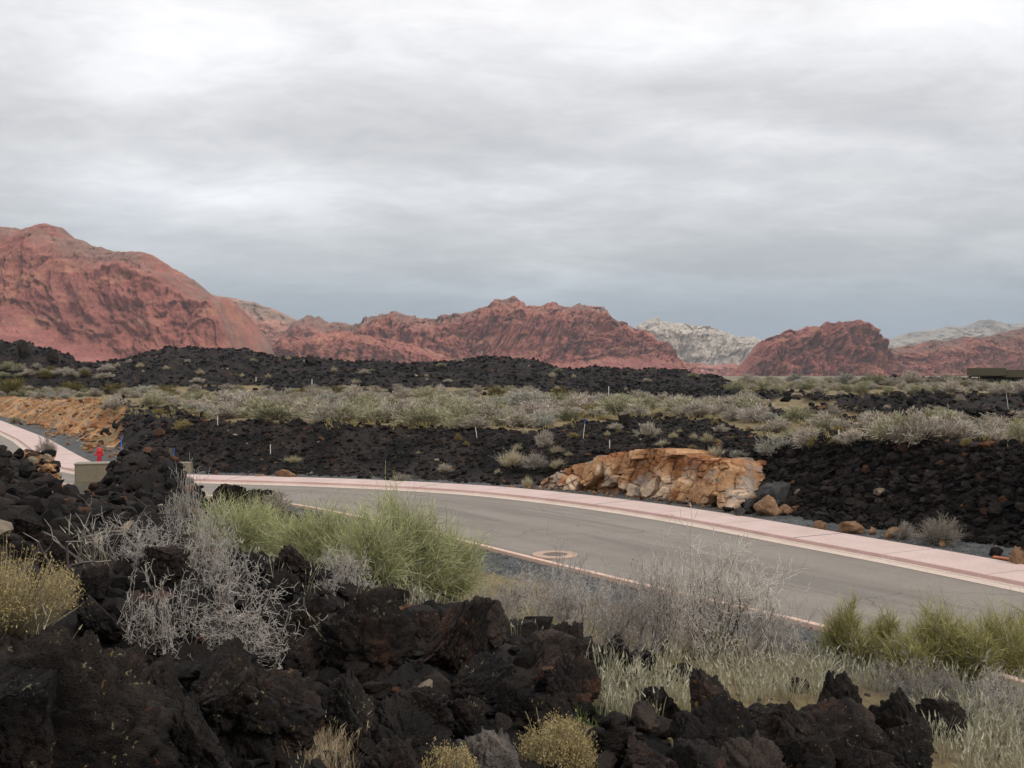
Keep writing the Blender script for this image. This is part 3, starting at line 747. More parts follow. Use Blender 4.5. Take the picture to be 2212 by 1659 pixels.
B = [  # centre u, width, top row, base row, material, label, seed, kwargs
 (165, 400, 1335, 1730, 'lava', 'huge black lava boulder speckled with orange and green lichen, bottom left', 11, dict(deep=.8, pre=(1.3, 1, 1))),
 (0, 250, 1395, 1800, 'lava_red', 'dark boulder with orange lichen streaks leaning in front of the huge speckled boulder', 12, {}),
 (480, 205, 1396, 1600, 'lava', 'rounded black boulder with yellow lichen under the low tangle of dead twigs', 13, {}),
 (575, 250, 1452, 1640, 'lava', 'wide black boulder undercut on its right above the straw grass tuft', 14, dict(tilt=-15)),
 (345, 135, 1428, 1570, 'lava_red', 'brownish ribbed lava block wedged right of the huge speckled boulder', 15, {}),
 (430, 190, 1515, 1740, 'lava', 'steep dark boulder with a pale ridge at the bottom edge left of the straw grass', 16, dict(tilt=35, pre=(1, 1, 1.5))),
 (210, 120, 1294, 1400, 'lava', 'grey topped lava slab beside the golden bush on the left', 17, dict(tilt=-12, pre=(1.3, 1, .6))),
 (255, 110, 1400, 1520, 'lava_red', 'small reddish boulder behind the crest of the huge speckled boulder', 18, {}),
 (797, 215, 1266, 1475, 'lava', 'big dome shaped black boulder with an orange patch near its right top', 19, dict(deep=.9)),
 (985, 165, 1288, 1450, 'lava_red', 'tilted lava slab with yellow lichen specks beside the big dome boulder', 20, dict(tilt=28, pre=(1.5, 1, .8))),
 (1046, 110, 1286, 1400, 'lava_brown', 'smooth brownish pointed slab at the back of the central pile', 21, dict(tilt=20, pre=(1, 1, 1.2), rough=.6)),
 (925, 70, 1317, 1400, 'lava_red', 'small purplish knob between the dome boulder and the tilted slab', 22, {}),
 (1185, 140, 1366, 1460, 'lava_brown', 'smooth tan brown flat topped rock at the right of the central pile', 23, dict(tilt=18, pre=(1.6, 1, .7), rough=.5)),
 (1222, 92, 1345, 1440, 'lava', 'dark rock peeking over the smooth tan brown rock', 24, dict(tilt=25)),
 (1240, 118, 1418, 1530, 'lava_red', 'layered blocky boulder with a light cap beside the pale grass', 25, dict(pre=(1, 1, 1.1))),
 (1112, 84, 1468, 1555, 'lava_rust', 'boulder with a bright rust orange face in the hollow of the central pile', 26, dict(cuts=12)),
 (1057, 165, 1578, 1740, 'lava_pale', 'pale pocked boulder at the bottom edge between two golden bushes', 27, dict(cuts=6, rough=.8)),
 (838, 140, 1588, 1750, 'lava', 'round black boulder at the bottom edge left of the golden flowers', 28, dict(cuts=6)),
 (1020, 190, 1420, 1530, 'lava', 'broad dark block in the middle of the central pile', 29, dict(tilt=22, pre=(1.5, 1, .8))),
 (905, 150, 1478, 1590, 'lava_red', 'knobbly brown boulder under the middle of the central pile', 30, {}),
 (885, 190, 1520, 1650, 'lava_rust', 'dark boulder with rusty orange base above the round black boulder', 31, {}),
 (765, 150, 1455, 1600, 'lava', 'black boulder directly below the big dome boulder', 32, {}),
 (690, 120, 1500, 1600, 'lava_rust', 'rust stained earthy rock behind the straw grass tuft', 33, {}),
 (990, 120, 1500, 1600, 'lava', 'low black rock left of the orange faced boulder', 34, dict(tilt=10)),
 (1185, 110, 1500, 1590, 'lava', 'dark rock behind the golden bush at the bottom', 35, {}),
 (650, 110, 1285, 1400, 'lava', 'black lava lump left of the big dome boulder', 36, {}),
 (620, 130, 1380, 1480, 'lava_red', 'dark lump right of the low tangle of dead twigs', 37, {}),
 (1535, 100, 1450, 1600, 'lava_red', 'upright jagged rock at the left end of the right hand pile', 38, dict(rough=.7, taper=.2, tilt=-12, pre=(1.2, 1, 1))),
 (1818, 125, 1450, 1600, 'lava_rust', 'pointed pinnacle rock with a rusty tip on the right hand pile', 139, dict(rough=.7, taper=.3, pre=(1.1, 1, 1))),
 (1950, 150, 1490, 1640, 'lava', 'humped black rock right of the pinnacle rock', 240, dict(rough=.7, taper=.15)),
 (2040, 105, 1508, 1600, 'lava', 'rough black rock jutting out at the right end of the right hand pile', 41, dict(rough=.7, tilt=-10, pre=(1.4, 1, .9))),
 (1560, 190, 1505, 1660, 'lava', 'rough black boulder under the upright jagged rock', 42, dict(rough=.7)),
 (1690, 210, 1515, 1660, 'lava', 'rough black boulder in the middle of the right hand pile', 43, dict(rough=.7)),
 (1830, 200, 1520, 1680, 'lava_red', 'rough boulder under the pinnacle rock', 44, dict(rough=.7)),
 (1630, 160, 1585, 1720, 'lava_brown', 'flat topped pinkish slab in front of the right hand pile', 45, dict(pre=(1.5, 1, .6), rough=.6)),
 (1765, 130, 1595, 1730, 'lava', 'black rock at the bottom edge right of the pinkish slab', 46, dict(rough=.7)),
 (1950, 150, 1570, 1710, 'lava', 'black rock at the bottom edge under the humped rock', 47, dict(rough=.7)),
 (1500, 95, 1540, 1670, 'lava_rust', 'rust brown rock at the lower left of the right hand pile', 48, dict(rough=.7)),
 (1880, 110, 1610, 1740, 'lava_red', 'small brown rock at the bottom edge under the pinnacle', 49, dict(rough=.7)),
 (1520, 120, 1600, 1740, 'lava_rust', 'orange stained rock at the bottom edge left of the pinkish slab', 50, dict(rough=.7)),
 (1797, 30, 1443, 1480, 'lava', 'small black rock poking from the grass behind the pinnacle', 51, dict(n=4)),
 (1728, 48, 1462, 1500, 'lava', 'low dark rock in the grass left of the pinnacle', 52, dict(n=4)),
 (1340, 50, 1374, 1440, 'lava', 'black rock half hidden in grass under the large grey bush', 53, dict(n=4)),
 (1430, 90, 1480, 1550, 'lava', 'flat dark rock in the grass left of the right hand pile', 54, dict(n=4, pre=(1.4, 1, .7))),
 (1400, 75, 1520, 1585, 'lava_brown', 'tan brown rock in the grass below the flat dark rock', 55, dict(n=4)),
 (1330, 150, 1560, 1660, 'lava', 'low dark rocks sheet right of the golden bush', 56, dict(pre=(1.5, 1, .6))),
 (1400, 140, 1600, 1720, 'lava_red', 'brown rock at the bottom edge right of the golden bush', 57, {}),
 (640, 96, 1178, 1275, 'lava_red', 'pointed dark rock sticking up below the green bush', 58, dict(tilt=-30, pre=(1.3, 1, .8))),
 (535, 88, 1188, 1275, 'lava_rust', 'orange brown rock left of the pointed dark rock', 59, {}),
 (350, 112, 1178, 1270, 'lava_red', 'rounded block with a pale pink face among the dead branches', 60, {}),
 (612, 70, 1232, 1300, 'lava', 'small black rock below the pointed dark rock', 61, {}),
 (262, 50, 1205, 1245, 'lava_rust', 'small orange topped rock among the dead branches', 62, dict(n=4)),
 (195, 90, 1222, 1300, 'lava', 'black block below the dry stalks on the left', 63, {}),
 (120, 100, 1150, 1230, 'lava_red', 'reddish lava block at the left beneath the two dark mounds', 64, {}),
 (60, 80, 1110, 1180, 'lava', 'black lava block at the left edge beneath the dark mounds', 65, {}),
 (40, 55, 1165, 1210, 'lava_rust', 'small rust coloured stone above the golden bush on the left', 66, dict(n=4)),
 (490, 75, 1043, 1090, 'lava', 'dark lava lump by the road behind the green bush', 67, dict(group='lava rocks along the near road edge')),
 (545, 90, 1056, 1100, 'lava', 'low dark lava ridge by the road behind the green bush', 68, dict(pre=(1.6, 1, .6), group='lava rocks along the near road edge')),
]
for uc, w, top, base, mat, lab, sd_, kw in B:
    boulder(uc, w, top, base, mat, lab, sd_, **kw)
BK = [
 (1348, 24, 893, 922, 'lava', 'dark pointed lava spire standing among the grey shrubs', 81, dict(pre=(1, 1, 1.6), n=4)),
 (1884, 28, 918, 944, 'lava', 'dark wedge shaped rock between two grey shrubs on the right', 82, dict(n=4)),
 (2058, 70, 902, 955, 'lava', 'large black lava lump behind two small golden shrubs', 83, dict(n=4)),
 (670, 26, 765, 792, 'lava', 'dark knob on the crest of the black hill', 84, dict(n=4)),
 (50, 26, 734, 775, 'lava', 'round black outcrop on the skyline at far left', 85, dict(n=4)),
 (112, 28, 752, 790, 'lava', 'dark outcrop on the skyline right of the round one', 86, dict(n=4)),
]
for uc, w, top, base, mat, lab, sd_, kw in BK:
    boulder(uc, w, top, base, mat, lab, sd_, group='lava rocks on the far plain', **kw)
BT = [
 (615, 46, 1014, 1038, 'tan', 'orange rock heap beside the pavement left of centre', 91, {}),
 (565, 32, 1024, 1040, 'tan', 'small orange rock left of the orange heap by the pavement', 92, {}),
 (1105, 18, 1047, 1060, 'tan', 'small flat tan rock at the pavement left of the rock cut', 93, {}),
 (1773, 34, 1124, 1145, 'tan', 'pointed tan rock beside the gravel below the dark bank', 94, {}),
 (1845, 56, 1127, 1152, 'tan', 'broad tan rock beside the gravel right of the pointed one', 95, {}),
 (1930, 38, 1138, 1162, 'tan', 'rust red rock left of the grey roadside bush', 96, {}),
 (1886, 16, 1138, 1155, 'tan', 'small upright tan rock between the broad and the rust red rocks', 97, {}),
 (1657, 60, 1071, 1114, 'tan', 'angular tan boulder at the right end of the rock cut', 98, {}),
 (1703, 34, 1090, 1110, 'tan', 'small tan rock right of the angular tan boulder', 99, {}),
 (1675, 78, 1040, 1092, 'grey', 'dark grey basalt boulder above the angular tan boulder', 100, {}),
 (1619, 22, 1074, 1106, 'grey', 'narrow grey rock against the end of the rock cut', 101, {}),
 (1599, 26, 1097, 1117, 'grey', 'small rounded grey rock at the foot of the rock cut', 102, {}),
 (2152, 30, 1180, 1202, 'lava_rust', 'brown rock behind the orange board on the gravel', 103, {}),
 (2205, 34, 1180, 1222, 'tan', 'yellowish rock at the right edge beside the orange board', 104, {}),
 (2036, 14, 1166, 1182, 'tan', 'small orange stone in front of the grey roadside bush', 105, {}),
]
for uc, w, top, base, mat, lab, sd_, kw in BT:
    boulder(uc, w, top, base, mat, lab, sd_, n=4, name='roadside_rock', cat='rock', group='rocks at the foot of the bank', rough=.5, **kw)

# ---------- blocky orange rock cut beside the pavement
CUT = [(1150, 1046), (1165, 1036), (1199, 1018), (1230, 1004), (1252, 998), (1279, 984), (1315, 977), (1375, 969), (1432, 972), (1450, 985), (1499, 994), (1552, 988), (1590, 996), (1610, 1010), (1625, 1030), (1632, 1052), (1640, 1075)]
nl = line_normals(OUT)
uo = CX + F * OUT[:, 0] / np.maximum(OUT[:, 1], .1)
cp = OUT - nl * (gravel_w(uo) + .12)[:, None]
ua = CX + F * cp[:, 0] / np.maximum(cp[:, 1], .1)
cp, cl_ = resamp(cp[(ua > 1104) & (ua < 1622) & (cp[:, 1] > 5)], 300)
cnn = line_normals(cp)
ua = CX + F * cp[:, 0] / cp[:, 1]
zt = np.maximum(CAMZ - (ip(ua, CUT) - HY) / F * (cp[:, 1] + .6), .1)
zb = ground(cp[:, 0], cp[:, 1]) - .15
NR_, NT_ = 90, 26
tr = np.linspace(0, 1, NR_)
endt = ss((cl_[-1] - cl_) / 1.7) * ss(cl_ / .8)
zt = zb + .15 + (zt - zb - .15) * (.25 + .75 * endt)
Zc = zb[None] + (zt - zb)[None] * tr[:, None]
S_ = np.repeat(cl_[None], NR_, 0)
back = .55 * tr[:, None] ** 1.5 + 0 * Zc
t2 = np.linspace(0, 1, NT_ + 1)[1:]
Zc = np.concatenate([Zc, zt[None] + .05 * t2[:, None] - (t2[:, None] ** 2) * (.25 + (1 - endt[None]) * .9)]); S_ = np.concatenate([S_, np.repeat(cl_[None], NT_, 0)])
back = np.concatenate([back, .55 + 2.0 * t2[:, None] * (.3 + .7 * endt[None])])
q3 = np.stack([S_, back * .8, Zc], -1)
qq = q3 + .13 * (np.stack([fbm(q3 * 1.6, 3, 1), fbm(q3 * 1.6 + 7, 3, 2), fbm(q3 * 1.6 + 3, 3, 3)], -1) - .5) * 2
f1, f2, cid = voronoi(qq * np.array([1 / .60, .7, 1 / .80]), 301, .8)
g1, g2, gid = voronoi(qq * np.array([1 / .36, 2, 1 / .30]), 305, .85)
small = ss((fbm(q3 * .7, 2, 8) - .45) / .12) * (1 - ss((Zc - .2) / .9) * .4)
push = .55 * (cid - .5) - .26 * (1 - ss((f2 - f1) / .065)) + small * (.16 * (gid - .5) - .08 * (1 - ss((g2 - g1) / .14))) + .12 * (fbm(q3 * 4, 4, 6) - .5)
push *= ss(np.concatenate([tr, np.ones(NT_)])[:, None] * 6)
off = push - back
Xc = cp[None, :, 0] + cnn[None, :, 0] * off; Yc = cp[None, :, 1] + cnn[None, :, 1] * off
Zc = Zc + .10 * (gid - .5) * (np.arange(NR_ + NT_) > NR_ * .8)[:, None]
Pc = np.stack([Xc, Yc, Zc], -1).reshape(-1, 3)
cidr, gidr = cid.ravel(), gid.ravel()
cc_ = mixc((.25, .115, .05), (.43, .25, .13), ss(cidr * 1.1))
cc_ = mixc(cc_, (.27, .105, .045), ss((gidr - .7) / .2) * small.ravel())
pal_ = fbm(q3.reshape(-1, 3) * np.array([1.1, 1, .7]), 4, 12)
cc_ = mixc(cc_, (.60, .46, .33), ss((pal_ - .52) / .10) * .8 * ss((1.35 - Zc.ravel()) / .5))
cc_ = mixc(cc_, (.24, .21, .18), ss((fbm(q3.reshape(-1, 3) * 1.5 + 20, 4, 13) - .60) / .05) * .7)
cc_ = mixc(cc_, (.30, .115, .05), ss((Zc.ravel() - zt.max() * .62) / .4) * ss((pal_ - .40) / .15) * .75)
idx = np.arange(Pc.shape[0]).reshape(Zc.shape)
qf = np.stack([idx[:-1, :-1], idx[:-1, 1:], idx[1:, 1:], idx[1:, :-1]], -1).reshape(-1, 4)
MAT['cut'] = M_col('ochre_jointed_rock', .92, nscale=7, namp=.4, bscale=14, bstr=.9, bdist=.05)
tag(link('rock_outcrop', mesh('rock_outcrop', Pc, [qf], cc_, smooth=False), MAT['cut']), 'long orange and tan jointed rock face cut beside the curving pavement', 'rock outcrop')

_P = P3g
k_ = R.integers(0, len(cp), 420); o_k = np.where(R.random(420) < .7, R.normal(.15, .16, 420), R.normal(-1.6, .5, 420))
P3g = np.c_[cp[k_] + cnn[k_] * o_k[:, None], np.zeros(420)]
rubble('rock_debris', np.ones(420, bool), 420, (.03, .24), 3, MAT['rubble'], 16, ((.13, .065, .03), (.34, .21, .12)), .2, .15, sink=.2)
P3g = _P

# ---------- shrubs far enough away to be one mesh each
def sage_mesh(name, seed, c_in, c_tip, nst=46, ntw=34, spread=1.0, w=.022, ln=.17, upright=.35, bare=.25, stemc=(.10, .075, .055), jag=.25):
    r = np.random.default_rng(seed); acc = Acc()
    th = r.uniform(0, 2 * math.pi, nst); ph = np.arccos(1 - r.random(nst) * (1 - .12)) * 1.0
    rad = np.stack([np.cos(th) * np.sin(ph) * .5 * spread, np.sin(th) * np.sin(ph) * .5 * spread, np.cos(ph) * .80 + .10], 1)
    rad *= (1 - jag + jag * 1.6 * r.random(nst))[:, None]
    base = r.normal(size=(nst, 3)) * [.06, .06, 0]
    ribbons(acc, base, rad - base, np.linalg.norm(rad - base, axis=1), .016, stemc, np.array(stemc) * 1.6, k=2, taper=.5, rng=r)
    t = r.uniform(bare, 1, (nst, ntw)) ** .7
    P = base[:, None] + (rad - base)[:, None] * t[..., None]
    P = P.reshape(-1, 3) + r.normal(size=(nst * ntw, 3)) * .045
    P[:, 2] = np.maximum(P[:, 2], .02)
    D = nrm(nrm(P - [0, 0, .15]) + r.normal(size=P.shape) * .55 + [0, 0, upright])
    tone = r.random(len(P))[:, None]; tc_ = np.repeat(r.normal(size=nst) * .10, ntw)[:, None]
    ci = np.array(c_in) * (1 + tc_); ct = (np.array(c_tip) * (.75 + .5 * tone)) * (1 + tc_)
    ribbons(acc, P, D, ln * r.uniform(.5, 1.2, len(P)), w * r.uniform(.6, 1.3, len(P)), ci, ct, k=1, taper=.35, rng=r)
    V = np.concatenate(acc.V); lo, hi = norm_unit(V)
    acc.V = [v / hi for v in acc.V]
    return acc.mesh(name)
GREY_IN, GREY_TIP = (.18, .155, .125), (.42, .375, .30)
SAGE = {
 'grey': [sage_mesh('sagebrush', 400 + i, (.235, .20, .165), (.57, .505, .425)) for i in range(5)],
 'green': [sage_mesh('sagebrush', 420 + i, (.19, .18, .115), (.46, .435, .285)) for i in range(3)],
 'blue': [sage_mesh('sagebrush', 430 + i, (.21, .20, .175), (.51, .49, .43)) for i in range(3)],
 'gold': [sage_mesh('rabbitbrush', 440 + i, (.17, .135, .06), (.37, .29, .11), 60, 26, ln=.13, upright=.8, jag=.1) for i in range(2)],
 'olive': [sage_mesh('creosote_bush', 450 + i, (.09, .075, .025), (.19, .155, .05), 40, 34, ln=.16, upright=.5, jag=.4) for i in range(2)],
 'straw': [sage_mesh('bunchgrass', 460 + i, (.30, .25, .16), (.52, .46, .32), 60, 16, w=.014, ln=.45, upright=1.3, bare=.0, jag=.35) for i in range(2)],
 'dead': [sage_mesh('dead_shrub', 470 + i, (.17, .145, .125), (.40, .36, .31), 56, 40, w=.013, ln=.22, upright=.3, bare=.2, jag=.45) for i in range(3)],
}
NAMES = {'grey': ('sagebrush', 'shrub', 'grey'), 'green': ('sagebrush', 'shrub', 'grey green'), 'blue': ('sagebrush', 'shrub', 'blue grey'), 'gold': ('rabbitbrush', 'shrub', 'golden'),
         'olive': ('creosote_bush', 'bush', 'olive brown'), 'straw': ('bunchgrass', 'grass tuft', 'pale straw'), 'dead': ('dead_shrub', 'shrub', 'leafless grey')}
_proto = {}
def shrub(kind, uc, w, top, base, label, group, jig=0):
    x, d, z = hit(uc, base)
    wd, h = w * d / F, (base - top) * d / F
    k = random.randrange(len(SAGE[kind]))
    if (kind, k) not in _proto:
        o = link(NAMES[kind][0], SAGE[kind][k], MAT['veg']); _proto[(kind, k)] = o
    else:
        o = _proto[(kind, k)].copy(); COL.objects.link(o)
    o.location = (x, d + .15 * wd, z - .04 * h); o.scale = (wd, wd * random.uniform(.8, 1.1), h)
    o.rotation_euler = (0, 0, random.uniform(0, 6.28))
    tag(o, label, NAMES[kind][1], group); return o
SH = [
 ('blue', 1675, 76, 938, 989, 'blue grey sagebrush at the left of the clump above the dark right bank'),
 ('grey', 1746, 72, 922, 971, 'dome of pale pinkish sagebrush above the dark right bank'),
 ('grey', 1845, 80, 926, 962, 'pale sagebrush with golden foot beside a short white stake'),
 ('gold', 1808, 34, 946, 966, 'low golden shrub at the foot of the short white stake'),
 ('gold', 1760, 34, 944, 972, 'golden tuft in front of the dome of pale sagebrush'),
 ('green', 1938, 100, 888, 962, 'big grey green shrub, left half of the largest shrub on the right'),
 ('grey', 1990, 110, 884, 966, 'largest shrub on the right, pale and feathery'),
 ('grey', 2151, 70, 906, 952, 'spiky pale sagebrush right of the large black lava lump'),
 ('green', 2207, 66, 902, 962, 'grey green sagebrush cut by the right edge of the view'),
 ('grey', 1818, 54, 901, 932, 'dark based grey shrub left of the wedge shaped rock'),
 ('green', 1890, 72, 890, 926, 'grey green shrub behind the wedge shaped rock'),
 ('green', 1730, 84, 874, 912, 'broad green topped sagebrush in the belt under the red butte'),
 ('grey', 1803, 52, 878, 906, 'grey shrub right of the broad green topped sagebrush'),
 ('grey', 2040, 80, 884, 912, 'pale spreading sagebrush behind the large black lava lump'),
 ('grey', 2078, 40, 890, 912, 'small pale sagebrush behind the large black lava lump, right one'),
 ('straw', 1545, 56, 962, 990, 'pale straw tuft on the crest of the rock cut'),
 ('blue', 1600, 50, 972, 993, 'low silvery shrub between the rock cut and the right bank'),
 ('gold', 2066, 25, 932, 951, 'small golden shrub in front of the large black lava lump'),
 ('gold', 2091, 27, 946, 966, 'second small golden shrub, lower, in front of the black lava lump'),
 ('gold', 1545, 18, 904, 919, 'round golden shrub in the belt under the white mountain'),
 ('gold', 1617, 16, 921, 931, 'flat golden shrub at the edge of the dark lava under the red butte'),
 ('grey', 1178, 44, 930, 970, 'pale rounded sagebrush alone on the dark slope left of the leaning stake'),
 ('straw', 1108, 74, 972, 1014, 'pale feathery bush on the dark slope left of the rock cut'),
 ('dead', 1160, 90, 980, 1014, 'grey spreading bush beside the pale feathery bush left of the rock cut'),
 ('straw', 1203, 36, 964, 984, 'straw tuft above the left end of the rock cut'),
 ('straw', 1206, 40, 990, 1014, 'straw tuft on the left shoulder of the rock cut'),
 ('straw', 1140, 36, 1026, 1056, 'yellowish tuft at the pavement by the left end of the rock cut'),
 ('grey', 1399, 54, 912, 948, 'grey shrub on the dark lava right of the pointed spire'),
 ('straw', 1433, 34, 950, 968, 'straw tuft on the crest above the rock cut'),
 ('green', 990, 70, 896, 928, 'silvery green shrub at the front of the central belt'),
 ('grey', 1030, 66, 895, 928, 'pale shrub right of the silvery green one in the central belt'),
 ('grey', 1120, 84, 888, 924, 'broad pale shrub in front of the central belt left of the leaning stake'),
 ('grey', 814, 56, 882, 912, 'pale shrub at the front edge of the belt under the middle red mountain'),
 ('olive', 1219, 60, 834, 879, 'olive brown creosote bush standing before the black hill'),
 ('gold', 990, 14, 940, 957, 'small yellow shrub on the dark bank at centre'),
 ('gold', 1007, 16, 953, 964, 'smaller yellow shrub right below the other on the dark bank'),
 ('gold', 1237, 28, 936, 949, 'low yellowish shrub left of the leaning stake'),
 ('gold', 1337, 14, 926, 937, 'tiny yellow shrub below the pointed spire'),
 ('grey', 860, 24, 830, 847, 'small pale shrub at the foot of the black hill under the middle mountain'),
 ('grey', 950, 26, 829, 848, 'pinkish shrub at the foot of the black hill left of centre'),
 ('straw', 1000, 24, 836, 846, 'flat straw tuft at the foot of the black hill'),
 ('grey', 1032, 26, 830, 847, 'pinkish shrub right of the flat straw tuft on the black hill'),
 ('straw', 768, 22, 820, 832, 'straw tuft low on the black hill left of centre'),
 ('straw', 432, 22, 796, 810, 'pale square tuft halfway up the black hill'),
 ('straw', 302, 20, 783, 795, 'pale tuft on the left part of the black hill'),
 ('olive', 20, 90, 818, 856, 'olive creosote bush at the left edge'),
 ('olive', 150, 60, 824, 852, 'olive creosote bush in the left belt'),
 ('olive', 245, 60, 826, 852, 'olive creosote bush right of the other in the left belt'),
 ('olive', 350, 60, 830, 854, 'dark olive bush at the foot of the black hill'),
 ('olive', 725, 40, 832, 856, 'dull olive bush at the foot of the black hill under the saddle'),
 ('gold', 395, 44, 905, 930, 'yellowish shrub at the crest of the dark bank, left'),
 ('gold', 345, 40, 884, 896, 'low golden shrub in the left belt'),
 ('gold', 420, 34, 882, 894, 'low golden shrub right of the other in the left belt'),
 ('dead', 2036, 104, 1116, 1180, 'large leafless grey bush on the gravel below the dark right bank'),
 ('dead', 1956, 60, 1128, 1166, 'smaller leafless bush left of the large one on the gravel'),
 ('dead', 97, 52, 936, 985, 'thin leafless bush on the left dark mound against the pavement'),
 ('dead', 865, 48, 1030, 1050, 'pale grey bush at the far pavement edge behind the green bush'),
 ('straw', 632, 40, 986, 1004, 'pale tuft low on the dark bank above the orange heap'),
 ('grey', 592, 66, 1058, 1118, 'dense grey sagebrush behind the green bush at the road edge'),
 ('straw', 1230, 22, 980, 990, 'tiny straw tuft above the rock cut'),
 ('grey', 2075, 26, 850, 868, 'pale round shrub on the right lava ridge'),
]
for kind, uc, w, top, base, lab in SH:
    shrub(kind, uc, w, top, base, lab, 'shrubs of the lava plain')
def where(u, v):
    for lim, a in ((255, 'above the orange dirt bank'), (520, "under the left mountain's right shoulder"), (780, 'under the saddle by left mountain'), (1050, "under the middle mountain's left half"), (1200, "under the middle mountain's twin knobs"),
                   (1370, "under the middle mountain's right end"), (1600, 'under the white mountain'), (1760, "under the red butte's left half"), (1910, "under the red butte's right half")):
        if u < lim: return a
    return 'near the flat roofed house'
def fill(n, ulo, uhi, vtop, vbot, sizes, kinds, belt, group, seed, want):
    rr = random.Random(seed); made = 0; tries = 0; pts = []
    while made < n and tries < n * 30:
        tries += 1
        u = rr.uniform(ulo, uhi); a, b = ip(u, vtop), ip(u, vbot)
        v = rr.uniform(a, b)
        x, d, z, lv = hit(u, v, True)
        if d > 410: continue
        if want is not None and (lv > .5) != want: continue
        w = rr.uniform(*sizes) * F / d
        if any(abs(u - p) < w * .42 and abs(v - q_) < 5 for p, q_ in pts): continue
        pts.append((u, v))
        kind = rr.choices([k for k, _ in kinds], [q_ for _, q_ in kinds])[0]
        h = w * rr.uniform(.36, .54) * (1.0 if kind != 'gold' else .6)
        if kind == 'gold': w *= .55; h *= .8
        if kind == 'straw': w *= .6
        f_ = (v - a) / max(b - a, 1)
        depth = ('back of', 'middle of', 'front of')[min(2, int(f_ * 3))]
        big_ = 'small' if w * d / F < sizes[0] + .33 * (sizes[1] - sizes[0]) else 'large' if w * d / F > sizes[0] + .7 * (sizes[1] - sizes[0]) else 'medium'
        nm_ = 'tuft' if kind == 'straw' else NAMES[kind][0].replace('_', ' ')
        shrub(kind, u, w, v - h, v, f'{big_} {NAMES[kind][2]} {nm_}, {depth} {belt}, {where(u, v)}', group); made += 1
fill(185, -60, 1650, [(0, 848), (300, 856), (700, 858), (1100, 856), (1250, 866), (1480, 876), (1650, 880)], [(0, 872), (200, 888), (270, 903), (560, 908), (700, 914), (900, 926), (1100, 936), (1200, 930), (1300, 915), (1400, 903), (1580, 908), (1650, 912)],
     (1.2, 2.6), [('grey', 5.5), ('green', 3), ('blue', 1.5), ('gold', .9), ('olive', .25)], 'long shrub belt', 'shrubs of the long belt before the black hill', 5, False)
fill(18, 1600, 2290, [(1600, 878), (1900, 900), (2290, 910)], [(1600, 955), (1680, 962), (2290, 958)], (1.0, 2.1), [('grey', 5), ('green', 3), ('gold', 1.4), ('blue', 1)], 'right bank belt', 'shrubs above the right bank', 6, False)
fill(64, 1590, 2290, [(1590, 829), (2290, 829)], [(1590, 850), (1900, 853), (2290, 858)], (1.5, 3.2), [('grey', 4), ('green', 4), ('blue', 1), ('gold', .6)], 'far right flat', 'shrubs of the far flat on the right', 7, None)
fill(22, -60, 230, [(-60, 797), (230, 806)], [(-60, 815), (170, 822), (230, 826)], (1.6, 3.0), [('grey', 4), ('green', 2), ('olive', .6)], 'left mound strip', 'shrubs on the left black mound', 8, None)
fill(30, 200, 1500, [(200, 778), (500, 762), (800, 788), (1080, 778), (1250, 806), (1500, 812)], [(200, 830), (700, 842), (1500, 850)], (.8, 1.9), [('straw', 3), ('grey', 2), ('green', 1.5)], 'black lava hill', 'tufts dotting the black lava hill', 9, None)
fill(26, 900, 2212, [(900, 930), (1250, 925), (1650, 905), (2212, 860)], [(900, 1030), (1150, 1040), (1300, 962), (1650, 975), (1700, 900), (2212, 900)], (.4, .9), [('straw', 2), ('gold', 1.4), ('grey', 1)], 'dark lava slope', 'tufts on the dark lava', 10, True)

def mass(name, spots, seed):
    r = np.random.default_rng(seed); Vs, Fs, Cs, base = [], [], [], 0
    src = []
    for kd in ('grey', 'green', 'blue'):
        me = SAGE[kd][0]; n = len(me.vertices); v = np.zeros(n * 3, np.float32); me.vertices.foreach_get('co', v)
        c = np.zeros(n * 4, np.float32); me.color_attributes['Col'].data.foreach_get('color', c)
        l = np.zeros(len(me.loops), np.int32); me.loops.foreach_get('vertex_index', l)
        src.append((v.reshape(-1, 3), c.reshape(-1, 4)[:, :3], l.reshape(-1, 4)))
    for (u0, u1, v0, v1, n, w0, w1) in spots:
        for _ in range(n):
            x, d, z, lv = hit(r.uniform(u0, u1), r.uniform(v0, v1), True)
            if lv > .5: continue
            v, c, l = src[r.choice(3, p=(.5, .35, .15))]
            w = r.uniform(w0, w1); a = r.uniform(0, 6.28); q = v @ np.array([[math.cos(a), math.sin(a), 0], [-math.sin(a), math.cos(a), 0], [0, 0, 1]])
            Vs.append(q * [w, w, w * r.uniform(.4, .6)] + [x, d, z]); Cs.append(c * r.uniform(.75, 1.15)); Fs.append(l + base); base += len(v)
    tag(link(name, mesh(name, np.concatenate(Vs), [np.concatenate(Fs)], np.concatenate(Cs)), MAT['veg']), kind='stuff')
mass('low_scrub', [(1580, 2260, 825.5, 832, 90, 2.2, 4.5), (-40, 1600, 846, 860, 130, .9, 2.0), (0, 1650, 862, 915, 110, .6, 1.3), (1640, 2230, 905, 960, 36, .4, .9), (1600, 2230, 834, 856, 60, 1.0, 2.0)], 77)

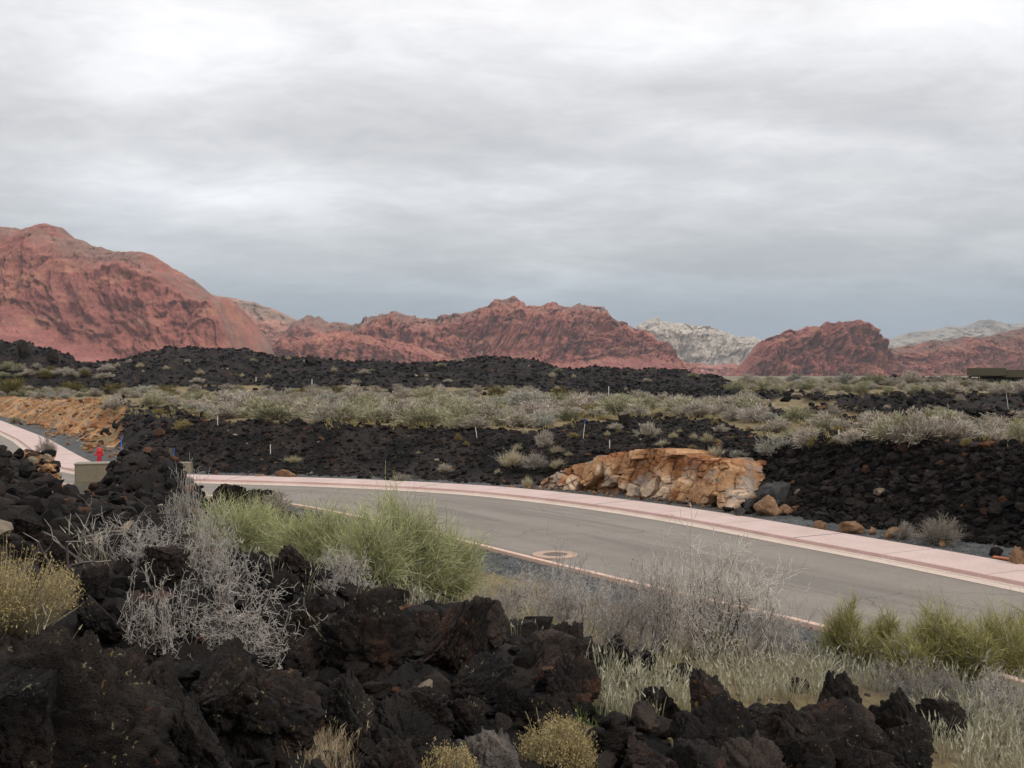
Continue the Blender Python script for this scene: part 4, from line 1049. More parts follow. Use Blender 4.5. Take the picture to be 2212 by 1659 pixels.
# ---------- low dry tufts on the plain (countless)
def tufts(name, spots, count, h, w, c0, c1, blades, seed, lean=.35, k=2, headed=0.0, dens=None):
    r = np.random.default_rng(seed); acc = Acc()
    per = max(1, count // len(spots)); P, Hs = [], []
    for (u0, u1, v0, v1, wt) in spots:
        for _ in range(int(per * wt)):
            u, v = r.uniform(u0, u1), r.uniform(v0, v1)
            x, d, z = hit(u, v); P.append((x + r.normal() * .04, d + r.normal() * .06, z)); Hs.append(h * r.uniform(.55, 1.25))
    P = np.array(P); P[:, 2] = ground(P[:, 0], P[:, 1]); Hs = np.array(Hs)
    Pb = np.repeat(P, blades, 0) + r.normal(size=(len(P) * blades, 3)) * np.array([.05, .05, 0]) * (h / .35)
    n = len(Pb); Hb = np.repeat(Hs, blades) * r.uniform(.45, 1.1, n)
    D = r.normal(size=(n, 3)) * lean; D[:, 2] = 1
    bend = r.normal(size=(n, 3)) * [.22, .22, .05]
    tn = r.random(n)
    a = mixc(c0[0], c0[1], tn); b_ = mixc(c1[0], c1[1], r.random(n))
    tips = ribbons(acc, Pb, D, Hb, w * r.uniform(.6, 1.3, n), a, b_, bend, k=k, taper=.45, rng=r)
    if headed:
        s_ = r.random(n) < headed
        Dn = nrm(D[s_] + 2 * bend[s_])
        for sd in range(2):
            ribbons(acc, tips[s_] - Dn * .01, Dn, Hb[s_] * .28, w * 2.3, b_[s_] * 1.05, b_[s_], None, k=1, taper=.2, rng=r)
    o = link(name, acc.mesh(name), MAT['grass']); tag(o, kind='stuff'); return o
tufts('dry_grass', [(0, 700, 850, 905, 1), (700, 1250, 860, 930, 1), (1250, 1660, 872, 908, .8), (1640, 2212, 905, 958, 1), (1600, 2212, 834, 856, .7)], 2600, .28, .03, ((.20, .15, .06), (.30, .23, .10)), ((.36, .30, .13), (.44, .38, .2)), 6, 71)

# ---------- foreground bushes with parts
def dead_bush(uc, w, top, base, label, seed, tone=((.23, .205, .18), (.50, .46, .415)), stems=9, lev=3, r0=.012, flat=1.0, up=.03, kids=3, spread=.8, group='leafless grey bushes in the foreground', d=None, lean=0, kink=.5, basew=.18, rm=1.0):
    x, dd, z = hit(uc, base)
    if d: dd = d; x = (uc - CX) / F * d; z = gz(x, d)
    wd, h = w * dd / F, (base - top) * dd / F
    r = np.random.default_rng(seed); segs = []
    for i in range(stems):
        a = r.uniform(0, 2 * math.pi); e = r.uniform(.15, 1.25)
        dr = np.array([math.cos(a) * math.sin(e) + lean, math.sin(a) * math.sin(e), math.cos(e) + .12])
        b0_ = np.array([r.normal() * basew, r.normal() * basew, 0.0]); segs.append((0, 0, -.02, *b0_, .012, .012, .1, 0))
        branch(r, segs, b0_, dr / np.linalg.norm(dr), r.uniform(.38, .66), .013, 0, lev, kink, up, 4, kids, spread, .60, flat)
    S = np.array(segs)
    lo, hi = norm_unit(S[:, 3:6]); sc = np.array([wd, wd, h]) / hi
    S[:, :3] *= sc; S[:, 3:6] *= sc
    k = r0 / .016
    S[:, 6] = np.maximum(S[:, 6] * k, (.0011 + .0001 * dd) * rm); S[:, 7] = np.maximum(S[:, 7] * k, (.0009 + .00008 * dd) * rm)
    S[:, 2] = np.maximum(S[:, 2], -.04); S[:, 5] = np.maximum(S[:, 5], -.04)
    root = thing_root('dead_bush', (x, dd, z - .02), label, 'bush', group)
    thick = S[:, 9] < 1.5
    for nm, m in (('branches', thick), ('twigs', ~thick)):
        if m.any():
            a_ = Acc(); tubes(a_, S[m][:, :9], tone[0], tone[1], 4 if nm == 'branches' else 3); link(nm, a_.mesh(nm), MAT['twig'], root)
    return root
PALE = ((.10, .085, .072), (.46, .415, .365))
GREYT = ((.20, .175, .155), (.44, .40, .36))
DARKT = ((.10, .085, .075), (.26, .23, .205))
TG = dict(kids=2, spread=1.05, kink=.62, group='leafless grey bushes in the foreground')
dead_bush(392, 110, 998, 1190, 'tall whitish dead bush rising in front of the dark mound', 501, PALE, 14, 3, .009, up=.06, **TG)
dead_bush(455, 190, 1090, 1250, 'wide silvery dead bush against the left side of the green bush', 502, PALE, 20, 3, .010, **TG)
dead_bush(320, 210, 1112, 1250, 'sprawling grey dead bush below the dark mound', 503, GREYT, 20, 3, .010, flat=.8, **TG)
dead_bush(490, 150, 1165, 1310, 'grey dead bush between the silvery one and the orange brown rock', 516, GREYT, 14, 3, .009, flat=.9, **TG)
dead_bush(505, 270, 1250, 1425, 'low broad tangle of dead grey twigs between black boulders', 504, PALE, 26, 3, .011, flat=.55, up=-.02, **TG)
dead_bush(350, 170, 1225, 1410, 'upright grey dead bush left of the low tangle', 505, PALE, 16, 3, .010, **TG)
dead_bush(742, 120, 1180, 1285, 'pale drooping dead clump below the green bush', 506, PALE, 22, 2, .006, up=-.12, spread=.5)
dead_bush(1235, 210, 1215, 1385, 'dark grey leafless bush before the manhole ring', 507, GREYT, 10, 3, .013)
dead_bush(1235, 150, 1160, 1340, 'sparse grey bush standing before the manhole ring', 508, ((.16, .14, .12), (.46, .43, .39)), 14, 3, .010, up=.06, kids=2, spread=.9, rm=1.3)
dead_bush(1545, 330, 1150, 1425, 'largest leafless bush, pale twigs reaching over the road', 509, ((.13, .11, .095), (.60, .54, .47)), 38, 3, .014, up=.05, kids=2, spread=.9, kink=.5, rm=1.55)
dead_bush(1420, 190, 1180, 1415, 'leafless bush left of the largest one', 510, ((.13, .108, .093), (.54, .485, .425)), 28, 3, .013, up=.05, kids=2, spread=.9, kink=.5, rm=1.45)
dead_bush(1670, 230, 1285, 1435, 'low dark thicket right of the largest leafless bush', 511, GREYT, 11, 3, .012, flat=.8)
dead_bush(1370, 240, 1270, 1440, 'dark brown thicket under the pale leafless bushes', 512, DARKT, 11, 3, .013, flat=.8)
dead_bush(1110, 150, 1235, 1345, 'low grey scrub at the kerb right of the green bush', 513, GREYT, 9, 3, .010, flat=.7)
dead_bush(1335, 180, 1200, 1345, 'grey scrub hiding the kerb right of the manhole ring', 517, GREYT, 16, 3, .010, kids=2, spread=.95, rm=1.3)
dead_bush(1165, 130, 1215, 1330, 'low pale scrub at the kerb left of the manhole ring', 518, GREYT, 13, 3, .009, flat=.8, kids=2, spread=.95, rm=1.2)
dead_bush(1490, 190, 1230, 1385, 'grey scrub between the two pale leafless bushes', 519, GREYT, 16, 3, .010, flat=.9, kids=2, spread=.95, rm=1.3)
dead_bush(2010, 170, 1420, 1510, 'dark dry scrub under the right green bushes', 514, DARKT, 9, 3, .010, flat=.8)
dead_bush(2160, 170, 1430, 1560, 'grey brown dry scrub at the right edge under the green bush', 515, GREYT, 9, 3, .010, flat=.8)

def tea_bush(uc, w, top, base, label, seed, c0=(.20, .205, .09), c1=((.30, .315, .14), (.54, .53, .27)), n=330, per=9, group='green broom bushes', droop=.25, sw=.0080, up=.5):
    x, d, z = hit(uc, base); wd, h = w * d / F, (base - top) * d / F
    r = np.random.default_rng(seed)
    root = thing_root('green_broom_bush', (x, d, z - .03), label, 'bush', group)
    th = r.uniform(0, 2 * math.pi, n); ph = np.arccos(1 - r.random(n) * .95)
    rr = r.uniform(.2, .95, n) ** .6 * (.42 + .9 * vnoise(np.c_[np.cos(th) * 2, np.sin(th) * 2, ph * 2], seed))
    nod = np.stack([np.cos(th) * np.sin(ph) * .46 * rr, np.sin(th) * np.sin(ph) * .46 * rr, np.cos(ph) * .78 * rr + .06], 1) * [wd, wd, h]
    wood = Acc(); b0 = r.normal(size=(n, 3)) * [.09 * wd, .09 * wd, 0]
    mid = (b0 + nod) / 2 + r.normal(size=(n, 3)) * .05 * h
    S = np.concatenate([np.c_[b0, mid, np.full(n, .006), np.full(n, .004), r.random(n)], np.c_[mid, nod, np.full(n, .004), np.full(n, .003), r.random(n)]])
    tubes(wood, S, (.11, .095, .06), (.24, .22, .11)); link('stems', wood.mesh('stems'), MAT['twig'], root)
    fo = Acc(); P = np.repeat(nod, per, 0) + r.normal(size=(n * per, 3)) * .025 * h
    out = nrm(np.repeat(nod, per, 0) + [0, 0, .12 * h])
    D = nrm(out * .8 + r.normal(size=P.shape) * .62 + [0, 0, up])
    L = .30 * (wd * .4 + h * .6) * r.uniform(.45, 1.15, len(P))
    bend = r.normal(size=P.shape) * .16; bend[:, 2] -= droop * r.random(len(P))
    cc = mixc(c1[0], c1[1], np.clip(r.random(len(P)) * .8 + np.repeat(r.normal(size=n) * .25, per), 0, 1))
    gy = r.random(len(P)) < .22; cc[gy] = mixc((.20, .18, .13), (.42, .38, .30), r.random(gy.sum()))
    tips = ribbons(fo, P, D, L, sw * r.uniform(.7, 1.3, len(P)), mixc(c0, c1[0], r.random(len(P))), cc, bend, k=2, taper=.5, rng=r)
    # forked ends
    m = r.random(len(P)) < .7; D2 = nrm(D[m] + 2 * bend[m] + r.normal(size=(m.sum(), 3)) * .35)
    ribbons(fo, tips[m], D2, L[m] * .5, sw * .75, cc[m], cc[m] * 1.1, None, k=1, taper=.5, rng=r)
    link('foliage', fo.mesh('foliage'), MAT['grass'], root)
    return root
tea_bush(500, 180, 1055, 1205, 'bright green broom bush right of the whitish dead bush', 601)
tea_bush(600, 130, 1088, 1220, 'lower green broom bush in front of the grey sagebrush', 602, n=230)
tea_bush(700, 230, 1085, 1250, 'wide green broom bush in the middle of the green thicket', 603, n=380)
tea_bush(800, 160, 1066, 1275, 'left part of the tallest green broom overlapping the road', 604, n=260)
tea_bush(862, 170, 1040, 1282, 'tallest green broom bush, its sprigs overlapping the road', 615, n=300)
tea_bush(915, 130, 1092, 1288, 'green broom bush right of the tallest one', 616, n=210, up=.3)
tea_bush(560, 110, 1066, 1200, 'green broom bush between the whitish dead bush and the grey sagebrush', 617, n=170, up=.3)
tea_bush(655, 120, 1102, 1235, 'small green broom bush in front of the wide one', 618, n=170, up=.2)
tea_bush(770, 150, 1120, 1270, 'lower green broom bush in front of the gap in the green thicket', 612, n=240)
tea_bush(955, 190, 1110, 1300, 'green broom bush at the right end of the green thicket', 605, n=340)
OL = dict(c0=(.16, .14, .055), c1=((.25, .24, .08), (.47, .42, .16)), group='olive green brooms at the right')
tea_bush(1825, 92, 1285, 1420, 'narrow olive green broom bush nearest the leafless thicket', 606, n=240, up=.7, droop=.15, **OL)
tea_bush(1908, 90, 1308, 1422, 'second olive broom bush with the kerb showing beside it', 607, n=220, up=.7, droop=.15, **OL)
tea_bush(2030, 140, 1292, 1455, 'dark topped olive broom bush third in the right row', 608, n=330, up=.6, droop=.15, **OL)
tea_bush(2160, 180, 1312, 1470, 'yellowish olive broom bush at the right edge', 609, n=380, up=.6, droop=.15, **OL)
tea_bush(1868, 70, 1345, 1432, 'small olive broom bush between the first and second in the right row', 613, n=120, up=.6, **OL)
tea_bush(2095, 110, 1335, 1468, 'olive broom bush between the dark topped one and the right edge', 614, n=240, up=.6, **OL)
tea_bush(1965, 100, 1345, 1465, 'small olive broom bush between the second and third in the right row', 610, n=160, up=.6, droop=.15, **OL)
tea_bush(2225, 120, 1285, 1440, 'taller olive broom bush cut by the right edge', 611, n=240, up=.6, droop=.15, **OL)

def gold_bush(uc, w, top, base, label, seed, n=1500, d=None, pale=0.0):
    x, dd, z = hit(uc, base)
    if d: dd = d; x = (uc - CX) / F * d; z = gz(x, d)
    wd = w * dd / F; zt = CAMZ - (top - HY) / F * dd; h = max(zt - z + .03, .2)
    r = np.random.default_rng(seed)
    root = thing_root('rabbitbrush', (x, dd, z - .03), label, 'bush', 'golden rabbitbrush in the foreground')
    a = r.uniform(0, 2 * math.pi, n); q = np.sqrt(r.random(n))
    ck = r.integers(0, 16, n); chh = r.uniform(.48, 1.0, 16)[ck]; ca = r.uniform(0, 6.283, 16)[ck]; cq = np.sqrt(r.random(16))[ck]
    a = np.where(r.random(n) < .7, ca + r.normal(size=n) * .35 / (cq + .3), a); q = np.clip(np.where(r.random(n) < .7, cq + r.normal(size=n) * .12, q), 0, 1.05)
    tip = np.stack([np.cos(a) * q * .5 * wd, np.sin(a) * q * .5 * wd, h * (1 - .35 * q ** 2.2) * r.uniform(.60, 1.03, n) * chh * np.where(r.random(n) < .05, 1.2, 1.0)], 1)
    b0 = tip * [.35, .35, 0] + r.normal(size=(n, 3)) * [.02, .02, 0]
    st = Acc(); D = tip - b0; L = np.linalg.norm(D, axis=1)
    cg = mixc((.13, .13, .085), (.28, .25, .165), r.random(n))
    ribbons(st, b0, D + [0, 0, 0], L, .0028 + .0003 * dd, cg * .8, mixc((.28, .225, .125), (.46, .385, .25), r.random(n)), None, k=2, taper=.6, rng=r)
    link('stems', st.mesh('stems'), MAT['grass'], root)
    hd = Acc(); k = 3
    P = np.repeat(tip, k, 0) + r.normal(size=(n * k, 3)) * [.010, .010, .012] * (1 + .06 * dd)
    D = nrm(r.normal(size=P.shape) * .7 + [0, 0, .7])
    c_ = mixc((.24, .175, .07), (.45, .36, .17), r.random(len(P)))
    ribbons(hd, P, D, .012 * r.uniform(.6, 1.3, len(P)) * (1 + .05 * dd), .006 * (1 + .05 * dd), c_ * .85, c_ * 1.1, None, k=1, taper=.6, rng=r)
    link('flower_heads', hd.mesh('flower_heads'), MAT['grass'], root)
    return root
gold_bush(1200, 175, 1526, 1690, 'golden seed headed bush at the bottom edge right of the pale boulder', 701, 1700)
gold_bush(965, 135, 1602, 1740, 'low golden bush at the bottom edge left of the pale boulder', 702, 1100)
gold_bush(-5, 330, 1172, 1390, 'large golden bush at the left edge above the huge boulder', 703, 2600)

# ---------- grass of the near slope (countless)
ST0, ST1 = ((.17, .145, .08), (.30, .26, .16)), ((.31, .29, .19), (.53, .50, .38))
tufts('grass', [(1270, 1560, 1385, 1540, 1.2), (1540, 1800, 1400, 1520, 1.2), (1600, 1800, 1450, 1530, .9), (1780, 2000, 1410, 1500, 1.0), (1980, 2230, 1450, 1660, 1.5), (2080, 2230, 1500, 1700, 1.0), (1300, 1480, 1480, 1560, .5)], 1250, .29, .0085, ST0, ST1, 6, 81, lean=.13, k=3, headed=.5)
tufts('grass', [(880, 1070, 1245, 1335, 1.3), (1050, 1300, 1300, 1380, .8), (560, 680, 1195, 1262, .5), (470, 560, 1200, 1250, .25), (820, 960, 1250, 1300, .5)], 560, .24, .008, ST0, ST1, 7, 82, lean=.15, k=3, headed=.5)
tufts('grass', [(625, 770, 1560, 1690, 1.0), (640, 750, 1600, 1700, 1.0)], 170, .17, .0032, ((.20, .13, .07), (.30, .21, .12)), ((.38, .29, .18), (.5, .41, .28)), 9, 83, lean=.2, k=3, headed=.3)
tufts('grass', [(175, 235, 1205, 1240, .5), (680, 720, 1400, 1460, .4), (620, 680, 1262, 1300, .4), (690, 900, 1290, 1310, .4), (300, 420, 1180, 1260, .3), (60, 140, 1390, 1440, .2)], 110, .33, .006, ST0, ST1, 3, 84, lean=.25, k=3, headed=.9)
tufts('green_grass', [(1290, 1560, 1400, 1560, 1), (1700, 2200, 1440, 1620, 1.2), (1240, 1330, 1530, 1580, .2)], 420, .12, .006, ((.05, .075, .02), (.09, .12, .035)), ((.12, .16, .05), (.18, .2, .08)), 7, 85, lean=.4)

# ---------- fallen branches
def fallen(pts, r0, label, seed):
    P = []
    for (u, v, lift) in pts:
        if not P: d = hit(u, v)[1]
        d *= 1.01; x = (u - CX) / F * d; P.append((x, d, CAMZ - (v - HY) / F * d))
    P = np.array(P); t = np.linspace(0, len(P) - 1, 24)
    Q = np.stack([np.interp(t, np.arange(len(P)), P[:, i]) for i in range(3)], 1)
    r = np.random.default_rng(seed); Q[1:-1] += r.normal(size=(22, 3)) * r0 * .6
    for i in range(2): Q[1:-1] = (Q[:-2] + Q[1:-1] * 2 + Q[2:]) / 4
    rad = np.linspace(r0, r0 * .4, 24); o0 = Q[0].copy(); Q = Q - o0
    root = thing_root('fallen_branch', o0, label, 'branch', 'fallen dead branches')
    a = Acc(); tubes(a, np.c_[Q[:-1], Q[1:], rad[:-1], rad[1:], r.random(23)], (.085, .07, .06), (.20, .17, .15), 6); link('limb', a.mesh('limb'), MAT['twig'], root)
    sg = []
    for i in range(5, 24, 4): branch(r, sg, Q[i], nrm(r.normal(size=3) + [0, 0, .8]), .35, r0 * .35, 0, 1, .5, 0, 3, 2, .8)
    a = Acc(); tubes(a, np.array(sg)[:, :9], (.12, .10, .09), (.30, .265, .235)); link('twigs', a.mesh('twigs'), MAT['twig'], root)
fallen([(140, 1170, 0), (205, 1152, 0), (265, 1148, 0), (330, 1160, 0), (365, 1185, 0)], .022, 'long grey dead branch lying across the black rocks on the left', 801)
fallen([(225, 1152, 0), (248, 1172, 0), (268, 1200, 0), (285, 1225, 0)], .016, 'short curved dead branch hanging in front of the long one', 802)
fallen([(112, 1258, 0), (145, 1238, 0), (180, 1214, 0)], .05, 'thick weathered log propped on the black rocks at left', 803)
fallen([(255, 1160, 0), (300, 1180, 0), (370, 1202, 0)], .02, 'thin dead branch lying under the silvery dead bush', 804)

# ---------- made things
def M_plain(name, col, rough=.6, metal=0, nscale=0, var=.15, spec=.4):
    m, nt, b = newmat(name); b.inputs['Roughness'].default_value = rough; b.inputs['Metallic'].default_value = metal; b.inputs['Specular IOR Level'].default_value = spec
    p = objpos(nt); f = ramp(nt, noise(nt, p, nscale or 5, 5, .65), [(.3, 1 - var), (.7, 1 + var)])
    nt.links.new(mixn(nt, 1.0, col, f, 'MULTIPLY'), b.inputs['Base Color']); return m
def bm_obj(name, bm, mat, parent=None, bev=0, smooth=False):
    if bev:
        bmesh.ops.bevel(bm, geom=[e for e in bm.edges if e.calc_face_angle(0) > .5], offset=bev, segments=2, affect='EDGES', profile=.6)
    me = bpy.data.meshes.new(name); bm.to_mesh(me); bm.free()
    if smooth:
        for p in me.polygons: p.use_smooth = True
    return link(name, me, mat, parent)
def bbox(bm, x0, x1, y0, y1, z0, z1, taper=0):
    r = bmesh.ops.create_cube(bm, size=1)
    for v in r['verts']:
        t = 1 - taper * (v.co.z + .5)
        v.co = Vector(((x0 + x1) / 2 + v.co.x * (x1 - x0) * t, (y0 + y1) / 2 + v.co.y * (y1 - y0) * t, z0 + (v.co.z + .5) * (z1 - z0)))
def lathe(bm, prof, axis='z', seg=20, org=(0, 0, 0)):
    rings = []
    for rr, zz in prof:
        ring = []
        for i in range(seg):
            a = 2 * math.pi * i / seg; c, s_ = math.cos(a) * rr, math.sin(a) * rr
            co = {'z': (c, s_, zz), 'x': (zz, c, s_), 'y': (c, zz, s_)}[axis]
            ring.append(bm.verts.new(Vector(co) + Vector(org)))
        rings.append(ring)
    for a, b in zip(rings, rings[1:]):
        for i in range(seg): bm.faces.new((a[i], a[(i + 1) % seg], b[(i + 1) % seg], b[i]))
    bm.faces.new(rings[0][::-1]); bm.faces.new(rings[-1])
    bmesh.ops.recalc_face_normals(bm, faces=bm.faces)
REDP = M_plain('red_hydrant_paint', (.45, .02, .03), .45)
hx = (214 - CX) / F * 54.7
hyd = thing_root('fire_hydrant', (hx, 54.7, gz(hx, 54.7) - .03), 'red fire hydrant on the gravel behind the tan utility box', 'fire hydrant', rz=.3)
bm = bmesh.new(); lathe(bm, [(.17, 0), (.17, .06), (.115, .07), (.11, .30), (.11, .55), (.15, .56), (.15, .60)]); bm_obj('barrel', bm, REDP, hyd, smooth=False)
bm = bmesh.new(); lathe(bm, [(.145, .602), (.14, .68), (.11, .77), (.05, .82), (.028, .825), (.028, .88), (.01, .885)]); bm_obj('bonnet', bm, REDP, hyd)
for sx in (-1, 1):
    bm = bmesh.new(); lathe(bm, [(.055, .1 * sx), (.055, .17 * sx), (.07, .172 * sx), (.07, .21 * sx), (.02, .212 * sx), (.02, .235 * sx)], 'x', 14, (0, 0, .46)); bm_obj('nozzle_cap', bm, REDP, hyd)
bm = bmesh.new(); lathe(bm, [(.075, -.1), (.075, -.17), (.095, -.172), (.095, -.22), (.025, -.222), (.025, -.25)], 'y', 16, (0, 0, .42)); bm_obj('pumper_cap', bm, REDP, hyd)

TANB = M_plain('khaki_enamel', (.195, .16, .108), .5, var=.08); TAND = M_plain('khaki_plinth', (.15, .14, .105), .8)
bx_, by_ = W(203, 42.6)
ub = thing_root('utility_box', (bx_, by_, gz(bx_, by_) - .02), 'khaki metal utility box on a plinth between the two dark mounds', 'utility box', rz=math.radians(14))
zb0 = CAMZ - (1044 - HY) / F * 42.2 - (gz(bx_, by_) - .02); zb1 = CAMZ - (1001 - HY) / F * 42.2 - (gz(bx_, by_) - .02)
bm = bmesh.new(); bbox(bm, -.72, .74, -.55, .60, 0, zb0); bm_obj('plinth', bm, TAND, ub, .01)
bm = bmesh.new(); bbox(bm, -.66, .70, -.42, .50, zb0 + .003, zb1 - .05); bm_obj('cabinet', bm, TANB, ub, .008)
bm = bmesh.new(); bbox(bm, -.69, .73, -.45, .53, zb1 - .05, zb1); bm_obj('lid', bm, TANB, ub, .012)
bm = bmesh.new(); bbox(bm, -.62, .13, -.432, -.423, zb0 + .04, zb1 - .09); bm_obj('door', bm, TANB, ub, .003)
bm = bmesh.new(); bbox(bm, .15, .66, -.432, -.423, zb0 + .04, zb1 - .09); bm_obj('door', bm, TANB, ub, .003)
bm = bmesh.new(); bbox(bm, .07, .10, -.46, -.434, zb0 + .28, zb0 + .42); bm_obj('handle', bm, M_plain('zinc_handle', (.4, .4, .38), .4, .8), ub, .004)
bx_, by_ = on0(398, 1028, .1)
by_ += .9; bx_ = (398 - CX) / F * by_
u2 = thing_root('utility_pedestal', (bx_, by_, gz(bx_, by_) - .05), 'small tapered khaki pedestal behind the whitish dead bush at the pavement', 'utility box', rz=.1)
bm = bmesh.new(); bbox(bm, -.38, .38, -.3, .3, 0, .12); bm_obj('base', bm, TAND, u2, .008)
bm = bmesh.new(); bbox(bm, -.35, .35, -.27, .27, .122, .50, .12); bm_obj('cabinet', bm, TANB, u2, .01)
bm = bmesh.new(); bbox(bm, -.315, .315, -.25, .25, .503, .56); bm_obj('lid', bm, TANB, u2, .012)
# manhole ring in the asphalt
mx, my = on0(1199, 1200, .03)
mh = thing_root('manhole', (mx, my, .045), 'pink concrete ring with a dark manhole cover set in the asphalt', 'manhole')
def ringmesh(r0, r1, z0, z1, seg=40):
    bm = bmesh.new(); L = []
    for rr, zz in ((r1, -.03), (r1, z1 - .006), (r1 - .01, z1), (r0 + .01, z1), (r0, z1 - .006), (r0, z0)):
        L.append([bm.verts.new((math.cos(2 * math.pi * i / seg) * rr, math.sin(2 * math.pi * i / seg) * rr, zz)) for i in range(seg)])
    for a, b in zip(L, L[1:]):
        for i in range(seg): bm.faces.new((a[i], a[(i + 1) % seg], b[(i + 1) % seg], b[i]))
    bmesh.ops.recalc_face_normals(bm, faces=bm.faces); return bm
bm_obj('collar', ringmesh(.31, .57, -.03, .016), M_concrete('salmon_collar', (.34, .235, .175), (.48, .34, .26)), mh)
bm = bmesh.new(); lathe(bm, [(.30, -.02), (.30, .004), (.27, .008), (.27, .002), (.2, .002), (.2, .008), (.14, .008), (.14, .002)], seg=36); bm_obj('cover', bm, M_plain('cast_iron', (.15, .11, .09), .6, .3), mh)

# survey stakes
WOOD = M_plain('whitewashed_lath', (.66, .64, .58), .8); BLUE = M_plain('blue_paint', (.03, .16, .55), .6); ORG = M_plain('orange_ribbon', (.75, .13, .04), .6); BROWN = M_plain('brown_post', (.10, .085, .06), .9)
STK = [ # u top, v top, u base, v base, kind, label
 (1315, 834, 1315, 860, 'w', 'straight white stake before the black hill above the rock cut'),
 (1284, 853, 1286, 882, 'b', 'white stake with blue ribbon left of the straight one'),
 (1275, 863, 1275, 872, 'w', 'short white stake just left of the blue ribboned one'),
 (1265, 901, 1259, 949, 'b', 'leaning white stake with blue tip on the dark lava'),
 (1317, 950, 1317, 973, 'w', 'short white stake on the crest of the rock cut'),
 (1553, 854, 1553, 872, 'w', 'white stake at the right foot of the black hill'),
 (1623, 861, 1623, 887, 'w', 'white stake in shrubs under the red butte'),
 (1076, 883, 1077, 906, 'w', 'thin pale stake among shrubs left of the leaning stake'),
 (2174, 851, 2179, 884, 'w', 'tilted white stake on the right lava ridge'),
 (1812, 928, 1812, 949, 'w', 'short white stake beside the pale sagebrush with golden foot'),
 (2018, 836, 2018, 844, 'w', 'tiny white stake on the far shrub flat'),
 (584, 960, 584, 984, 'w', 'pale stake on the dark bank above the orange heap'),
 (332, 841, 332, 853, 'w', 'yellowish white stake in the left shrub belt'),
 (674, 819, 674, 834, 'w', 'white stake low on the black hill'),
 (553, 814, 553, 824, 'w', 'faint white stake on the left half of the black hill'),
 (1027, 923, 1031, 950, 'w', 'thin grey stake leaning on the dark bank at centre'),
 (1041, 757, 1038, 772, 'w', 'thin stake on the skyline of the black hill'),
 (470, 898, 470, 919, 'w', 'faint stake at the crest of the left dark bank'),
 (262, 944, 261, 969, 'B', 'blue stake behind the dark mound beside the orange bank'),
 (376, 968, 372, 992, 'B', 'blue stake right of the brown post above the dark mound'),
 (368, 969, 368, 992, 'p', 'square brown post beside the blue stake'),
 (381, 991, 380, 1003, 'o', 'orange tipped marker beside the small khaki pedestal'),
]
for ut, vt, ub_, vb, kd, lab in STK:
    if kd in 'Bpo':
        d = {262: 53.0, 376: 50.5, 368: 50.8, 381: 50.0}[ut]; x = (ub_ - CX) / F * d; z = CAMZ - (vb - HY) / F * d
        z = min(z, gz(x, d)); 
    else:
        x, d, z = hit(ub_, vb)
    zt_ = CAMZ - (vt - HY) / F * d; xt = (ut - CX) / F * d
    root = thing_root('survey_stake' if kd != 'p' else 'wooden_post', (x, d, z - .1), lab, 'stake' if kd != 'p' else 'post', 'survey stakes' if kd != 'p' else None)
    ax = Vector((xt - x, random.uniform(-.03, .03), zt_ - z + .1)); hgt = ax.length
    hw = {'w': .017, 'b': .02, 'B': .022, 'p': .07, 'o': .02}[kd] * max(1, d / 60); th_ = hw * .5 if kd != 'p' else hw
    ytip = hgt * (.72 if kd == 'b' else .6 if kd == 'o' else .985)
    q_ = ax.to_track_quat('Z', 'Y')
    bm = bmesh.new(); bbox(bm, -hw, hw, -th_, th_, 0, ytip); bmesh.ops.transform(bm, matrix=q_.to_matrix().to_4x4(), verts=bm.verts)
    bm_obj('shaft', bm, {'w': WOOD, 'b': WOOD, 'B': BLUE, 'p': BROWN, 'o': WOOD}[kd], root)
    bm = bmesh.new(); bbox(bm, -hw * 1.1, hw * 1.1, -th_ * 1.2, th_ * 1.2, ytip + .002, hgt, .35); bmesh.ops.transform(bm, matrix=q_.to_matrix().to_4x4(), verts=bm.verts)
    bm_obj('tip', bm, {'w': WOOD, 'b': BLUE, 'B': BLUE, 'p': BROWN, 'o': ORG}[kd], root)
# orange board on the gravel at the right
x0, y0, z0_ = hit(2148, 1208); x1, y1, z1_ = hit(2240, 1222)
bd = thing_root('wooden_board', (x0, y0, z0_ + .02), 'weathered orange board lying on the gravel at the right edge', 'board')
L_ = math.hypot(x1 - x0, y1 - y0); bm = bmesh.new(); bbox(bm, 0, L_, -.05, .05, 0, .045); bmesh.ops.rotate(bm, verts=bm.verts, matrix=Matrix.Rotation(math.atan2(y1 - y0, x1 - x0), 3, 'Z'))
bm_obj('plank', bm, M_plain('orange_wood', (.52, .17, .075), .8, var=.3), bd, .006)
# flat roofed house on the right
hd_ = 175.0
def hx_(u): return (u - CX) / F * hd_
def hz_(v): return CAMZ - (v - HY) / F * hd_
ROOF = M_plain('olive_brown_fascia', (.072, .062, .035), .8, var=.1); WALLM = M_plain('dark_render', (.035, .03, .022), .9); GLS = M_plain('dark_glass', (.012, .014, .016), .1, spec=.6)
hs = thing_root('flat_roofed_house', (hx_(2180), hd_, hz_(835)), 'low house with thick overhanging flat olive roofs on the lava skyline', 'house')
def hb(name, mat, u0, u1, v0, v1, y0, y1, bev=.03, par=None):
    bm = bmesh.new(); bbox(bm, hx_(u0) - hs.location.x, hx_(u1) - hs.location.x, y0, y1, hz_(v1) - hs.location.z, hz_(v0) - hs.location.z); return bm_obj(name, bm, mat, par or hs, bev)
hs.rotation_euler = (0, 0, -math.radians(23))
rf = hb('roof', ROOF, 2096, 2173, 795, 811, -3, 7); hb('soffit', WALLM, 2101, 2171, 811.2, 814, -2.2, 6.4, .02, rf)
rf = hb('roof', ROOF, 2171, 2330, 799, 815, -2.4, 8); hb('soffit', WALLM, 2175, 2326, 815.2, 817, -1.8, 7.4, .02, rf)
